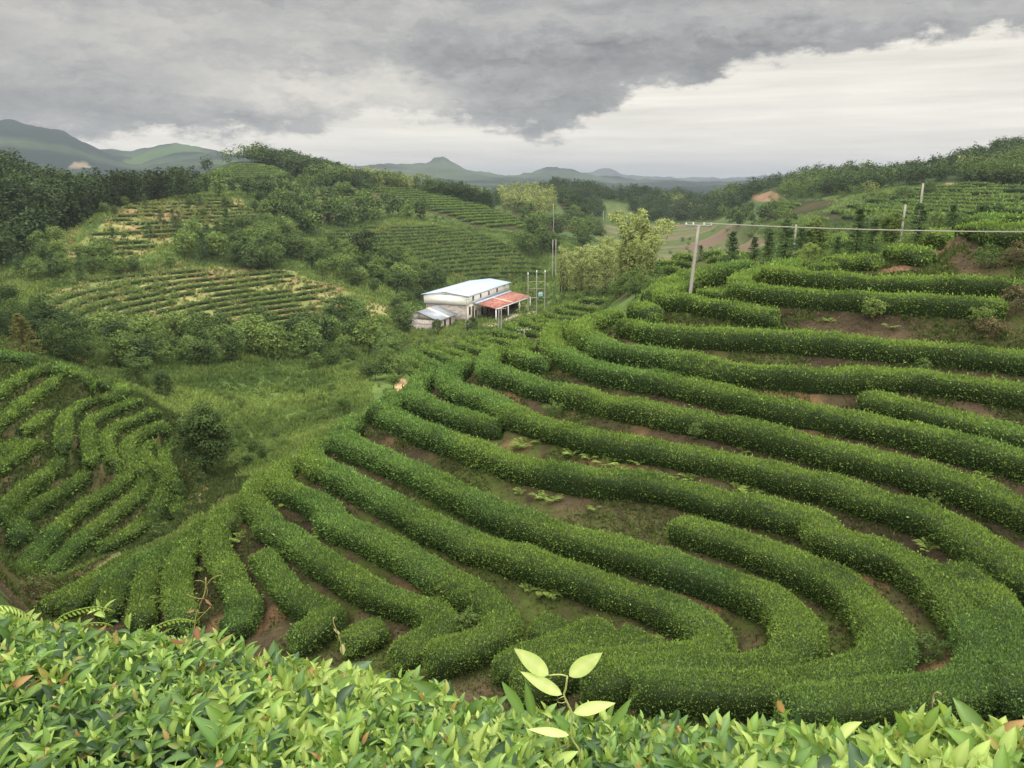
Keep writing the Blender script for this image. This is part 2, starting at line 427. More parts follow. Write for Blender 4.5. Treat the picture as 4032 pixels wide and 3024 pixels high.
HILLS = [
 # the near hill drops off just behind the noses of its rows
 [(1290, 672, 70.0, 4.5), (1180, 716, 70.0, 4.5), (1080, 746, 66.0, 4.5), (960, 790, 62.0, 4.5), (850, 862, 55.5, 4.0), (740, 928, 51.5, 3.5), (620, 1003, 50.0, 3.2), (540, 1063, 47.5, 3.0), (450, 1133, 44.5, 2.4)],
 # valley between the two tea spurs
 [(100, 1290, 43), (180, 1230, 45), (260, 1190, 46)], [(400, 1100, 60), (430, 1040, 66), (450, 1010, 72)],
 [(440, 1060, 64), (530, 1020, 70)], [(400, 1000, 76), (395, 960, 80)], [(480, 990, 78), (560, 955, 84), (640, 905, 92), (700, 865, 100)],
 [(440, 900, 90), (560, 830, 108), (660, 800, 118), (760, 775, 126)], [(390, 850, 98), (400, 790, 118), (520, 775, 124)],
 [(700, 700, 158), (820, 690, 162), (860, 740, 138), (850, 800, 112), (860, 835, 104)],
 # woods and slope behind the left spur
 [(-60, 745, 105), (60, 745, 108), (160, 790, 112), (300, 800, 118), (370, 870, 100)],
 [(-60, 690, 130), (60, 690, 135), (150, 725, 142), (300, 722, 150), (500, 718, 160), (620, 712, 165), (760, 690, 172)],
 [(-60, 620, 185), (60, 620, 190), (200, 605, 196), (420, 580, 214), (560, 583, 216), (640, 590, 212), (780, 640, 195), (850, 658, 190)],
 [(-60, 590, 235), (40, 560, 238), (130, 510, 246), (220, 470, 262), (300, 440, 284), (420, 428, 300), (560, 425, 312), (650, 455, 306), (740, 470, 312)],
 [(320, 520, 238), (450, 500, 252), (560, 520, 246), (620, 550, 232)],
 # dark wooded hill at the left, its crest and back
 [(-300, 320, 330), (-60, 345, 340), (0, 366, 345), (60, 396, 350), (120, 416, 356), (200, 416, 360), (300, 416, 362), (350, 414, 366), (420, 404, 370), (520, 398, 372), (600, 402, 372)],
 [(-300, 430, 600), (-60, 430, 600), (120, 430, 620), (330, 420, 620)],
 # terraced knoll with the trees on its crown
 [(350, 418, 452), (400, 394, 468), (450, 372, 476), (500, 352, 480), (560, 346, 482), (620, 354, 484), (680, 372, 486), (740, 380, 490), (800, 388, 492), (880, 402, 498), (960, 420, 502), (1040, 434, 505), (1075, 440, 505)],
 [(450, 376, 425), (520, 352, 436), (600, 367, 432), (645, 392, 418)],
 [(350, 430, 800), (560, 420, 800), (800, 420, 820), (1000, 430, 820), (1100, 450, 800)],
 # tea slope in the middle and the rough terraces under it
 [(760, 412, 408), (860, 404, 410), (940, 412, 405), (1010, 432, 392), (1090, 462, 368), (1160, 490, 350)],
 [(700, 470, 335), (800, 462, 338), (880, 470, 330), (960, 492, 312), (1060, 510, 300), (1180, 530, 290)],
 [(640, 520, 275), (760, 490, 300), (880, 482, 306), (960, 500, 300)],
 [(700, 590, 214), (860, 592, 226), (960, 602, 232), (1100, 606, 232), (1200, 612, 222), (1290, 622, 190), (1390, 620, 160)],
 # yard with the factory and the pole frame
 [(880, 715, 170), (930, 720, 169), (1000, 718, 172)], [(1030, 722, 168), (1100, 700, 184), (1140, 672, 196), (1190, 664, 200), (1240, 655, 196)],
 [(900, 690, 186), (880, 672, 200), (960, 640, 214), (1100, 640, 216), (1200, 650, 208)],
 [(1260, 650, 182), (1340, 642, 166)],
 # knoll of pale bamboo and rows to its right
 [(1000, 440, 470), (1080, 426, 486), (1140, 416, 490), (1195, 426, 490), (1250, 445, 480), (1290, 472, 460)],
 [(1030, 470, 420), (1120, 470, 415), (1200, 478, 420), (1280, 492, 410)],
 # dark hill across the valley
 [(1110, 424, 640), (1150, 412, 640), (1200, 402, 640), (1260, 408, 640), (1330, 417, 640), (1400, 424, 635), (1480, 426, 630), (1530, 434, 625), (1570, 446, 620)],
 [(1260, 478, 560), (1340, 484, 560), (1420, 486, 560), (1500, 484, 560), (1560, 480, 560)],
 [(1000, 430, 1100), (1300, 425, 1100), (1600, 425, 1100)],
 # flat paddy floor
 [(1300, 510, 430), (1380, 500, 470), (1480, 500, 470), (1580, 500, 470)], [(1290, 560, 330), (1400, 555, 335), (1520, 550, 335), (1620, 545, 335)],
 [(1330, 590, 262), (1480, 585, 255), (1620, 572, 255)],
 # shoulder of the near hill behind its crest
 [(1340, 622, 130), (1420, 590, 140), (1520, 575, 140), (1620, 563, 140), (1720, 556, 130), (1850, 540, 120), (2000, 520, 110), (2250, 505, 105)],
 # right-hand terraces and woods above them
 [(1600, 530, 300), (1700, 520, 262), (1850, 505, 225), (2000, 498, 205), (2250, 492, 190)],
 [(1560, 486, 380), (1640, 486, 330), (1740, 490, 272), (1900, 486, 236), (2050, 484, 220), (2250, 470, 208)],
 [(1560, 470, 420), (1630, 446, 400), (1760, 432, 345), (1880, 420, 318), (1960, 408, 325), (2050, 392, 345), (2140, 402, 330), (2250, 408, 310)],
 [(1530, 424, 560), (1600, 412, 520), (1680, 398, 500), (1750, 385, 480), (1800, 382, 470), (1870, 375, 465), (1950, 375, 460), (2030, 370, 450), (2090, 347, 445), (2150, 332, 440), (2212, 320, 435), (2330, 300, 430), (2600, 270, 430)],
 [(1560, 430, 900), (1900, 420, 900), (2212, 420, 850), (2600, 420, 850)],
 [(2600, 480, 200), (2600, 420, 330)],
 # mountains
 [(-500, 250, 2500), (-100, 258, 2450), (0, 264, 2400), (60, 270, 2400), (110, 280, 2380), (150, 293, 2360), (190, 310, 2330), (225, 330, 2300), (250, 346, 2280), (300, 370, 2200)],
 [(-500, 390, 1500), (0, 385, 1500), (150, 392, 1500), (350, 398, 1500)],
 [(215, 338, 3000), (240, 327, 3000), (285, 327, 3000), (320, 318, 2900), (355, 311, 2900), (385, 311, 2900), (415, 321, 2900), (445, 324, 2950), (480, 334, 3000), (600, 350, 3000)],
 [(-500, 330, 4200), (300, 380, 4200), (600, 380, 4200)],
 [(700, 356, 3200), (850, 357, 3200), (890, 360, 3200), (920, 360, 3150), (938, 348, 3100), (955, 345, 3100), (975, 352, 3100), (1000, 366, 3150), (1025, 379, 3200), (1045, 376, 3200), (1080, 382, 3200), (1130, 381, 3250), (1180, 369, 3300), (1205, 362, 3300), (1240, 364, 3300), (1270, 379, 3350), (1330, 392, 3400)],
 [(700, 392, 2000), (1000, 398, 2000), (1300, 402, 2000), (1600, 404, 2000), (2000, 400, 2000), (2600, 380, 2000)],
 [(700, 392, 4600), (1300, 398, 4600), (1700, 398, 4600)],
 [(1200, 384, 6200), (1270, 377, 6200), (1295, 365, 6200), (1315, 364, 6200), (1340, 379, 6200), (1380, 384, 6300), (1430, 382, 6300), (1470, 386, 6300), (1500, 384, 6300), (1560, 390, 6400), (1600, 386, 6400), (1635, 384, 6400), (1652, 378, 6400), (1672, 385, 6400), (1720, 392, 6500), (1900, 388, 6600), (2600, 380, 6600)],
 [(-500, 396, 9000), (2600, 396, 9000)],
]
for h in HILLS:
    pin_line(h)
for a in np.linspace(-14, 11, 14):                # level yard under the factory
    for b in np.linspace(-11, 32, 26):
        pin([-9.9 - .9428 * a + .3333 * b], [180 + .3333 * a + .9428 * b], [-29.75], 3.0)
pin([RG[-1] * math.sin(a) for a in AZG], [RG[-1] * math.cos(a) for a in AZG], [-40] * NA)


def relax(z, c, w, n):
    fix = w > 0
    for _ in range(n):
        p = np.pad(z, 1, mode='edge')
        z = .25 * (p[:-2, 1:-1] + p[2:, 1:-1] + p[1:-1, :-2] + p[1:-1, 2:])
        z[fix] = c[fix]
    return z


def solve(c, w):
    na, nr = c.shape
    if min(na, nr) < 24:
        z = np.full(c.shape, c[w > 0].mean())
        return relax(z, c, w, 1500)
    pa, pr = na % 2, nr % 2
    cw = np.pad(c * (w > 0), ((0, pa), (0, pr)))
    ww = np.pad((w > 0).astype(float), ((0, pa), (0, pr)))
    s = lambda m: m[::2, ::2] + m[1::2, ::2] + m[::2, 1::2] + m[1::2, 1::2]
    ws = s(ww)
    zc = solve(np.where(ws > 0, s(cw) / np.maximum(ws, 1), 0), ws)
    z = np.repeat(np.repeat(zc, 2, 0), 2, 1)[:na, :nr]
    z[w > 0] = c[w > 0]
    return relax(z, c, w, 70)


CZ = np.where(CW > 0, CZ / np.maximum(CW, 1e-9), 0)
GZ = solve(CZ, CW)


# ---- value noise
def hash2(i, j, seed):
    h = (i.astype(np.int64) * 374761393 + j.astype(np.int64) * 668265263 + seed * 974711) & 0xffffffff
    h = ((h ^ (h >> 13)) * 1274126177) & 0xffffffff
    return ((h ^ (h >> 16)) & 0xffff) / 65535.0


def vnoise(x, y, seed=0):
    i, j = np.floor(x), np.floor(y)
    fx, fy = x - i, y - j
    fx, fy = fx * fx * (3 - 2 * fx), fy * fy * (3 - 2 * fy)
    i, j = i.astype(np.int64), j.astype(np.int64)
    a, b = hash2(i, j, seed), hash2(i + 1, j, seed)
    c, d = hash2(i, j + 1, seed), hash2(i + 1, j + 1, seed)
    return (a * (1 - fx) + b * fx) * (1 - fy) + (c * (1 - fx) + d * fx) * fy


def fbm(x, y, seed=0, octv=4):
    s, a, t = 0, 1.0, 0
    for k in range(octv):
        s = s + a * vnoise(x * 2 ** k, y * 2 ** k, seed + k * 17)
        t += a
        a *= .5
    return s / t


AA, RR = np.meshgrid(AZG, RG, indexing='ij')
GX, GY = RR * np.sin(AA), RR * np.cos(AA)
# how far a spot is from the nearest tea row of the near hills (1 m raster, grown)
NEAR = {}
for kind in ('main', 'left', 'mid'):
    R = np.zeros((360, 360))
    for k2, i, l, w, h in ROWS:
        if k2 == kind:
            R[np.clip((l[:, 0] + 180).astype(int), 0, 359), np.clip(l[:, 1].astype(int), 0, 359)] = 1
    for _ in range(5):
        p = np.pad(R, 1)
        R = np.maximum(R, .85 * np.maximum.reduce([p[:-2, 1:-1], p[2:, 1:-1], p[1:-1, :-2], p[1:-1, 2:]]))
    v = R[np.clip((GX + 180).astype(int), 0, 359), np.clip(GY.astype(int), 0, 359)]
    v[(np.abs(GX) > 178) | (GY < 0) | (GY > 358)] = 0
    NEAR[kind] = v
# roughen the far ground, leave the shelves of the near rows alone
rough = np.clip((RR - 60) / 150, 0, 1) * (1 - np.clip(NEAR['mid'] * 2, 0, 1))
GZ = GZ + rough * ((fbm(GX / 30, GY / 30, 5) - .5) * np.clip(RR / 250, .3, 2.0) * 2.2)
far = np.clip((RR - 1200) / 600, 0, 1)
ridg = 1 - np.abs(2 * fbm(GX / 300, GY / 300, 11, 5) - 1)
GZ = GZ + far * (fbm(GX / 130, GY / 130, 13, 3) - .5) * np.clip(RR / 2500, .3, 1.5) * 20
GZ = GZ + far * (fbm(GX / 48, GY / 48, 14, 3) - .5) * 13
GZ = GZ + far * (ridg - .75) * np.clip(RR / 2500, .3, 1.5) * 30
GZ = GZ + np.clip(1 - rough * 2, 0, 1) * (fbm(GX * 1.1, GY * 1.1, 8, 3) - .5) * .16 * (RR > 3)


def ground_z(x, y):
    a = np.interp(np.arctan2(x, y), AZG, np.arange(NA))
    r = np.interp(np.log(np.hypot(x, y)), LRG, np.arange(NR))
    i, j = np.minimum(a.astype(int) if hasattr(a, 'astype') else int(a), NA - 2), np.minimum(r.astype(int) if hasattr(r, 'astype') else int(r), NR - 2)
    fa, fr = a - i, r - j
    return (GZ[i, j] * (1 - fa) + GZ[i + 1, j] * fa) * (1 - fr) + (GZ[i, j + 1] * (1 - fa) + GZ[i + 1, j + 1] * fa) * fr


def at(x, y, rmin=6.0, rmax=9000.0):
    """the first spot of the ground that the photograph's pixel x, y looks at, beyond rmin"""
    d = ray(x, y)
    hh = math.hypot(d[0], d[1])
    k = np.interp(math.atan2(d[0], d[1]), AZG, np.arange(NA))
    i = min(int(k), NA - 2)
    z = GZ[i] * (1 - (k - i)) + GZ[i + 1] * (k - i)
    hit = np.where((z >= RG * d[2] / hh) & (RG > rmin) & (RG < rmax))[0]
    r = RG[hit[0]] if len(hit) else rmax
    p = d * (r / hh)
    return np.array([p[0], p[1], float(ground_z(np.array(p[0]), np.array(p[1])))])


def project(x, y, z):
    """photograph pixel of a point"""
    f = y * CP - z * SP
    u = y * SP + z * CP
    return 2016 + FS * x / f, 1512 - FS * u / f


def inside(u, v, poly):
    ok = np.zeros(np.shape(u), bool)
    n = len(poly)
    for i in range(n):
        (x1, y1), (x2, y2) = poly[i], poly[(i + 1) % n]
        c = ((y1 > v) != (y2 > v)) & (u < (x2 - x1) * (v - y1) / ((y2 - y1) + 1e-12) + x1)
        ok ^= c
    return ok


def poly(s):
    return [(x * K, y * K) for x, y in (tuple(map(float, t.split(','))) for t in s.split())]


PU, PV = project(GX, GY, GZ)
PU = np.where(GY > .3, PU, -1e9)


WU = PU + (fbm(GX / 6, GY / 6, 201, 4) - .5) * np.clip(9000 / RR, 8, 130)
WV_ = PV + (fbm(GX / 6, GY / 6, 211, 4) - .5) * np.clip(6000 / RR, 6, 90)


def area(s, r0, r1, soft=True):
    """mask of the ground seen inside an outline of the photograph; its rim frays"""
    return inside(WU if soft else PU, WV_ if soft else PV, poly(s)) & (RR > r0) & (RR < r1)


# ------------------------------------------------------------------ helpers for objects and materials
rng = np.random.default_rng(7)


def mesh_obj(name, V, F, mat, C=None, parent=None, smooth=False, loc=None):
    """one mesh object from vertices, equal-sized faces (n, 3 or 4) and optional vertex colours"""
    V = np.asarray(V, np.float32)
    F = np.asarray(F, np.int32)
    me = bpy.data.meshes.new(name)
    me.vertices.add(len(V))
    me.vertices.foreach_set('co', V.ravel())
    me.loops.add(F.size)
    me.loops.foreach_set('vertex_index', F.ravel())
    me.polygons.add(len(F))
    me.polygons.foreach_set('loop_start', np.arange(0, F.size, F.shape[1], dtype=np.int32))
    if smooth:
        me.polygons.foreach_set('use_smooth', np.ones(len(F), bool))
    if C is not None:
        at_ = me.color_attributes.new('Col', 'FLOAT_COLOR', 'POINT')
        c4 = np.ones((len(V), 4), np.float32)
        c4[:, :3] = C
        at_.data.foreach_set('color', c4.ravel())
    me.update(calc_edges=True)
    me.materials.append(mat)
    o = bpy.data.objects.new(name, me)
    COL.objects.link(o)
    if parent:
        o.parent = parent
    if loc is not None:
        o.location = loc
    return o


def empty(name, loc, label, cat, group=None):
    o = bpy.data.objects.new(name, None)
    COL.objects.link(o)
    o.location = [float(c) for c in loc]
    tag(o, label, cat, group)
    return o


def tag(o, label, cat, group=None):
    o['label'] = label
    o['category'] = cat
    if group:
        o['group'] = group


def cat_mesh(parts):
    """join (V, F, C) triples"""
    V, F, C, n = [], [], [], 0
    for v, f, c in parts:
        V.append(v)
        F.append(np.asarray(f) + n)
        C.append(np.broadcast_to(c, (len(v), 3)))
        n += len(v)
    return np.vstack(V), np.vstack(F), np.vstack(C)


def mat_col(name, rough=.6, spec=.3, translucent=0.0, bump=0.0, bscale=8.0, var=0.0, vscale=3.0):
    """material whose colour is the mesh's own vertex colour, broken up by noise"""
    m = bpy.data.materials.new(name)
    m.use_nodes = True
    nt = m.node_tree
    n = NT(nt)
    b = nt.nodes['Principled BSDF']
    b.inputs['Roughness'].default_value = rough
    b.inputs['Specular IOR Level'].default_value = spec
    at_ = n.n('ShaderNodeAttribute', attribute_name='Col')
    c = at_.outputs['Color']
    if var:
        g = n.n('ShaderNodeNewGeometry')
        f = n.noise(g.outputs['Position'], vscale, 6, .65)
        k = n.m('MULTIPLY_ADD', f, 2 * var, 1 - var)
        c = n.mix(1.0, c, n.vec(k, k, k), 'MULTIPLY')
    nt.links.new(c, b.inputs['Base Color'])
    if bump:
        g = n.n('ShaderNodeNewGeometry')
        bp = n.n('ShaderNodeBump')
        bp.inputs['Strength'].default_value = bump
        bp.inputs['Distance'].default_value = .1
        nt.links.new(n.noise(g.outputs['Position'], bscale, 5, .6), bp.inputs['Height'])
        nt.links.new(bp.outputs[0], b.inputs['Normal'])
    if translucent:
        tr = n.n('ShaderNodeBsdfTranslucent')
        nt.links.new(n.mix(1.0, c, (1.25, 1.3, .8, 1), 'MULTIPLY'), tr.inputs[0])
        mx = n.n('ShaderNodeMixShader')
        mx.inputs[0].default_value = translucent
        nt.links.new(b.outputs[0], mx.inputs[1])
        nt.links.new(tr.outputs[0], mx.inputs[2])
        nt.links.new(mx.outputs[0], nt.nodes['Material Output'].inputs[0])
    return m


def mat_plain(name, col, rough=.6, spec=.3, var=.15, vscale=2.0, metal=0.0, stripes=None):
    m = bpy.data.materials.new(name)
    m.use_nodes = True
    nt = m.node_tree
    n = NT(nt)
    b = nt.nodes['Principled BSDF']
    b.inputs['Roughness'].default_value = rough
    b.inputs['Specular IOR Level'].default_value = spec
    b.inputs['Metallic'].default_value = metal
    tcn = n.n('ShaderNodeTexCoord')
    f = n.noise(tcn.outputs['Object'], vscale, 6, .65)
    k = n.m('MULTIPLY_ADD', f, 2 * var, 1 - var)
    c = n.mix(1.0, (*col, 1), n.vec(k, k, k), 'MULTIPLY')
    nt.links.new(c, b.inputs['Base Color'])
    return m


M_LEAF = mat_col('tea_leaf', .65, .14, .22)
M_TREE = mat_col('tree_leaf', .75, .08, .18)
M_GROUND = mat_col('earth', 1.0, .05, 0, 1.0, 5.0, .6, 2.2)
M_BARK = mat_plain('bark', (.12, .09, .06), .9, .1, .3, 6)
M_FORE = mat_col('fresh_leaf', .42, .32, .28)


def unit(v):
    return v / (np.linalg.norm(v, axis=-1, keepdims=True) + 1e-9)


def leaf_cards(base, d, nrm, L, W, C):
    """diamond leaves: base points, directions, face normals, lengths, widths, colours"""
    side = unit(np.cross(d, nrm))
    L, W = np.asarray(L)[:, None], np.asarray(W)[:, None]
    mid = base + d * L * .45 - nrm * L * .06
    V = np.stack([base, mid - side * W * .5, base + d * L, mid + side * W * .5], 1).reshape(-1, 3)
    F = np.arange(len(base) * 4).reshape(-1, 4)
    return V, F, np.repeat(C, 4, 0)


# ------------------------------------------------------------------ ground sheet
def lerp(a, b, t):
    t = np.clip(t, 0, 1)[..., None]
    return a * (1 - t) + b * t


c3 = lambda *v: np.array(v, float)
n1 = fbm(GX / 9, GY / 9, 21, 5)
n2 = fbm(GX / 2.2, GY / 2.2, 31, 4)
n3 = fbm(GX / .7, GY / .7, 41, 3)
n4 = fbm(GX / 45, GY / 45, 51, 4)
GC = lerp(c3(.055, .09, .024), c3(.10, .145, .038), (n1 - .35) * 3 + (n2 - .5) * 1.5)                       # grass and scrub
GC = np.where((RR > 250)[..., None], lerp(c3(.045, .075, .025), c3(.075, .11, .035), (n4 - .35) * 3), GC)
mtn = lerp(c3(.014, .023, .021), c3(.046, .068, .036), (fbm(GX / 260, GY / 260, 61, 5) - .5) * 5)
GC = np.where((RR > 1100)[..., None], mtn, GC)


def paint(mask, col):
    GC[mask] = col[mask] if col.shape == GC.shape else col


soil = lerp(c3(.038, .030, .017), c3(.070, .053, .030), (n2 - .35) * 3)
soil = lerp(soil, c3(.055, .072, .018), (n1 - .46) * 6 * np.clip((n3 - .25) * 3, 0, 1))
soil = lerp(soil, c3(.135, .083, .043), (fbm(GX / 3, GY / 3, 71, 4) - .66) * 9)
leftc = lerp(c3(.045, .058, .018), c3(.085, .07, .034), (n2 - .42) * 4)
GC = lerp(GC, soil, NEAR['main'] * 2.2)
GC = lerp(GC, leftc, NEAR['left'] * 2.2)
GC = lerp(GC, lerp(c3(.05, .06, .022), c3(.08, .06, .03), (n2 - .4) * 4), NEAR['mid'] * 2)
GC = np.where(((RR < 20) & (NEAR['main'] < .3))[..., None], soil, GC)
dry = lerp(c3(.12, .145, .042), c3(.225, .205, .085), (fbm(GX / 12, GY / 3, 81, 5) - .38) * 4)
dry = lerp(dry, c3(.20, .125, .065), (fbm(GX / 14, GY / 9, 91, 4) - .60) * 8)
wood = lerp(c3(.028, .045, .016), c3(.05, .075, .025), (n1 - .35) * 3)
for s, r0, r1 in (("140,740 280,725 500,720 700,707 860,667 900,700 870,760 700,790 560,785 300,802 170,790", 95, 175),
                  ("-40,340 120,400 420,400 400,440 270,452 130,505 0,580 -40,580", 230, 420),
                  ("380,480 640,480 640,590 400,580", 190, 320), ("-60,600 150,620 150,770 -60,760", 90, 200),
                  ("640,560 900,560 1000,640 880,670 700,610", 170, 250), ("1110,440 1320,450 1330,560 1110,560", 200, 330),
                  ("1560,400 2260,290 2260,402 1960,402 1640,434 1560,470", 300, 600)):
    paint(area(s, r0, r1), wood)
paint(area("200,500 270,442 420,428 520,432 560,470 430,500 300,560 130,560", 200, 330), dry)
paint(area("330,585 420,578 640,586 790,642 860,662 820,692 700,707 500,716 380,690 300,640", 140, 230), dry)
lowt = lerp(c3(.085, .13, .035), c3(.16, .15, .06), (fbm(GX / 10, GY / 3, 83, 4) - .42) * 4)
paint(area("60,640 200,604 330,585 300,640 380,690 500,716 280,724 150,727", 140, 230), lowt)
paint(area("640,430 760,400 830,440 720,475 620,462", 290, 430), lerp(c3(.13, .12, .05), c3(.2, .15, .075), (n1 - .4) * 4))
rtea = lerp(c3(.055, .085, .024), c3(.10, .125, .04), (n2 - .4) * 4)
paint(area("640,545 700,505 800,490 900,484 1030,500 1130,545 1195,605 1090,618 960,602 900,594 720,590", 210, 330), rtea)
tsoil_shaded = lerp(c3(.028, .034, .013), c3(.052, .045, .022), (n1 - .4) * 4)  # terrace soil, darkened to carry the shade of banks under the rows
for s in ("780,408 860,400 940,408 1010,428 1090,458 1170,488 1140,500 1030,494 950,466 850,440", "440,378 520,347 610,364 650,392 560,396",
          "1080,455 1200,476 1290,468 1310,492 1190,508 1110,480", "1195,416 1290,468 1310,492 1230,492",
          "1630,446 1760,430 1810,432 1790,452 1650,484", "1740,486 1760,468 1880,430 2045,394 2260,404 2260,466 2050,482 1900,484"):
    paint(area(s, 190, 520), tsoil_shaded)
pad = fbm(GX / 40, GY / 5, 101, 5)
paddy = lerp(c3(.06, .085, .03), c3(.125, .115, .06), (pad - .42) * 4 + (n1 - .5) * 2)
paddy = lerp(paddy, c3(.12, .085, .06), (fbm(GX / 26, GY / 11, 111, 5) - .54) * 8)
paint(area("1300,486 1600,484 1660,520 1640,572 1320,592 1290,560", 240, 560), paddy)
clay = c3(.27, .155, .09)
for s, r0, r1 in (("1620,424 1665,412 1690,424 1700,430 1640,436", 340, 520), ("0,590 40,600 70,640 40,660 0,640", 150, 260), ("80,545 140,560 120,580 70,570", 150, 280),
                  ("140,500 170,490 165,530 140,560", 180, 290), ("440,470 470,466 465,482 445,482", 200, 320), ("2040,394 2062,392 2062,402 2040,402", 250, 400)):
    paint(area(s, r0, r1), lerp(c3(.12, .10, .055), c3(.21, .125, .075), (n2 + n1 - .7) * 3))
paint(area("850,815 895,850 885,862 850,840", 80, 125) | area("1290,706 1330,694 1340,706 1312,716", 38, 58), lerp(c3(.36, .23, .12), c3(.45, .32, .18), n2))
paint(area("155,352 190,348 195,362 150,362", 1500, 2600), lerp(c3(.07, .08, .05), c3(.2, .15, .11), (fbm(GX / 60, GY / 60, 63, 3) - .35) * 4))
paint(area("340,318 390,308 450,325 470,350 400,380 300,380 260,350", 2200, 3200), lerp(c3(.035, .065, .025), c3(.055, .09, .03), n4))
paint(area("1290,430 1350,425 1400,468 1310,474", 500, 660), lerp(c3(.055, .085, .028), c3(.085, .105, .036), (n2 - .4) * 4))
# red patch of bare bank and worn path beside the gully
paint(area("385,1000 425,960 440,1000 450,1060 480,1080 420,1090", 55, 90), lerp(c3(.22, .16, .08), c3(.14, .17, .055), (n2 - .4) * 4))
paint(area("170,1260 270,1180 330,1190 220,1290", 38, 56), lerp(c3(.26, .19, .10), c3(.12, .15, .05), (n2 - .4) * 4))

gi = np.arange(NA * NR).reshape(NA, NR)
GF = np.stack([gi[:-1, :-1], gi[1:, :-1], gi[1:, 1:], gi[:-1, 1:]], -1).reshape(-1, 4)
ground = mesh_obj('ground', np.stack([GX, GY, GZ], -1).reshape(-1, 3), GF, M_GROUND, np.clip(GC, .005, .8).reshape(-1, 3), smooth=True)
ground['kind'] = 'structure'


# ------------------------------------------------------------------ tea hedges
YOUNG, MATURE, DARKL = c3(.205, .295, .058), c3(.145, .222, .042), c3(.060, .104, .024)


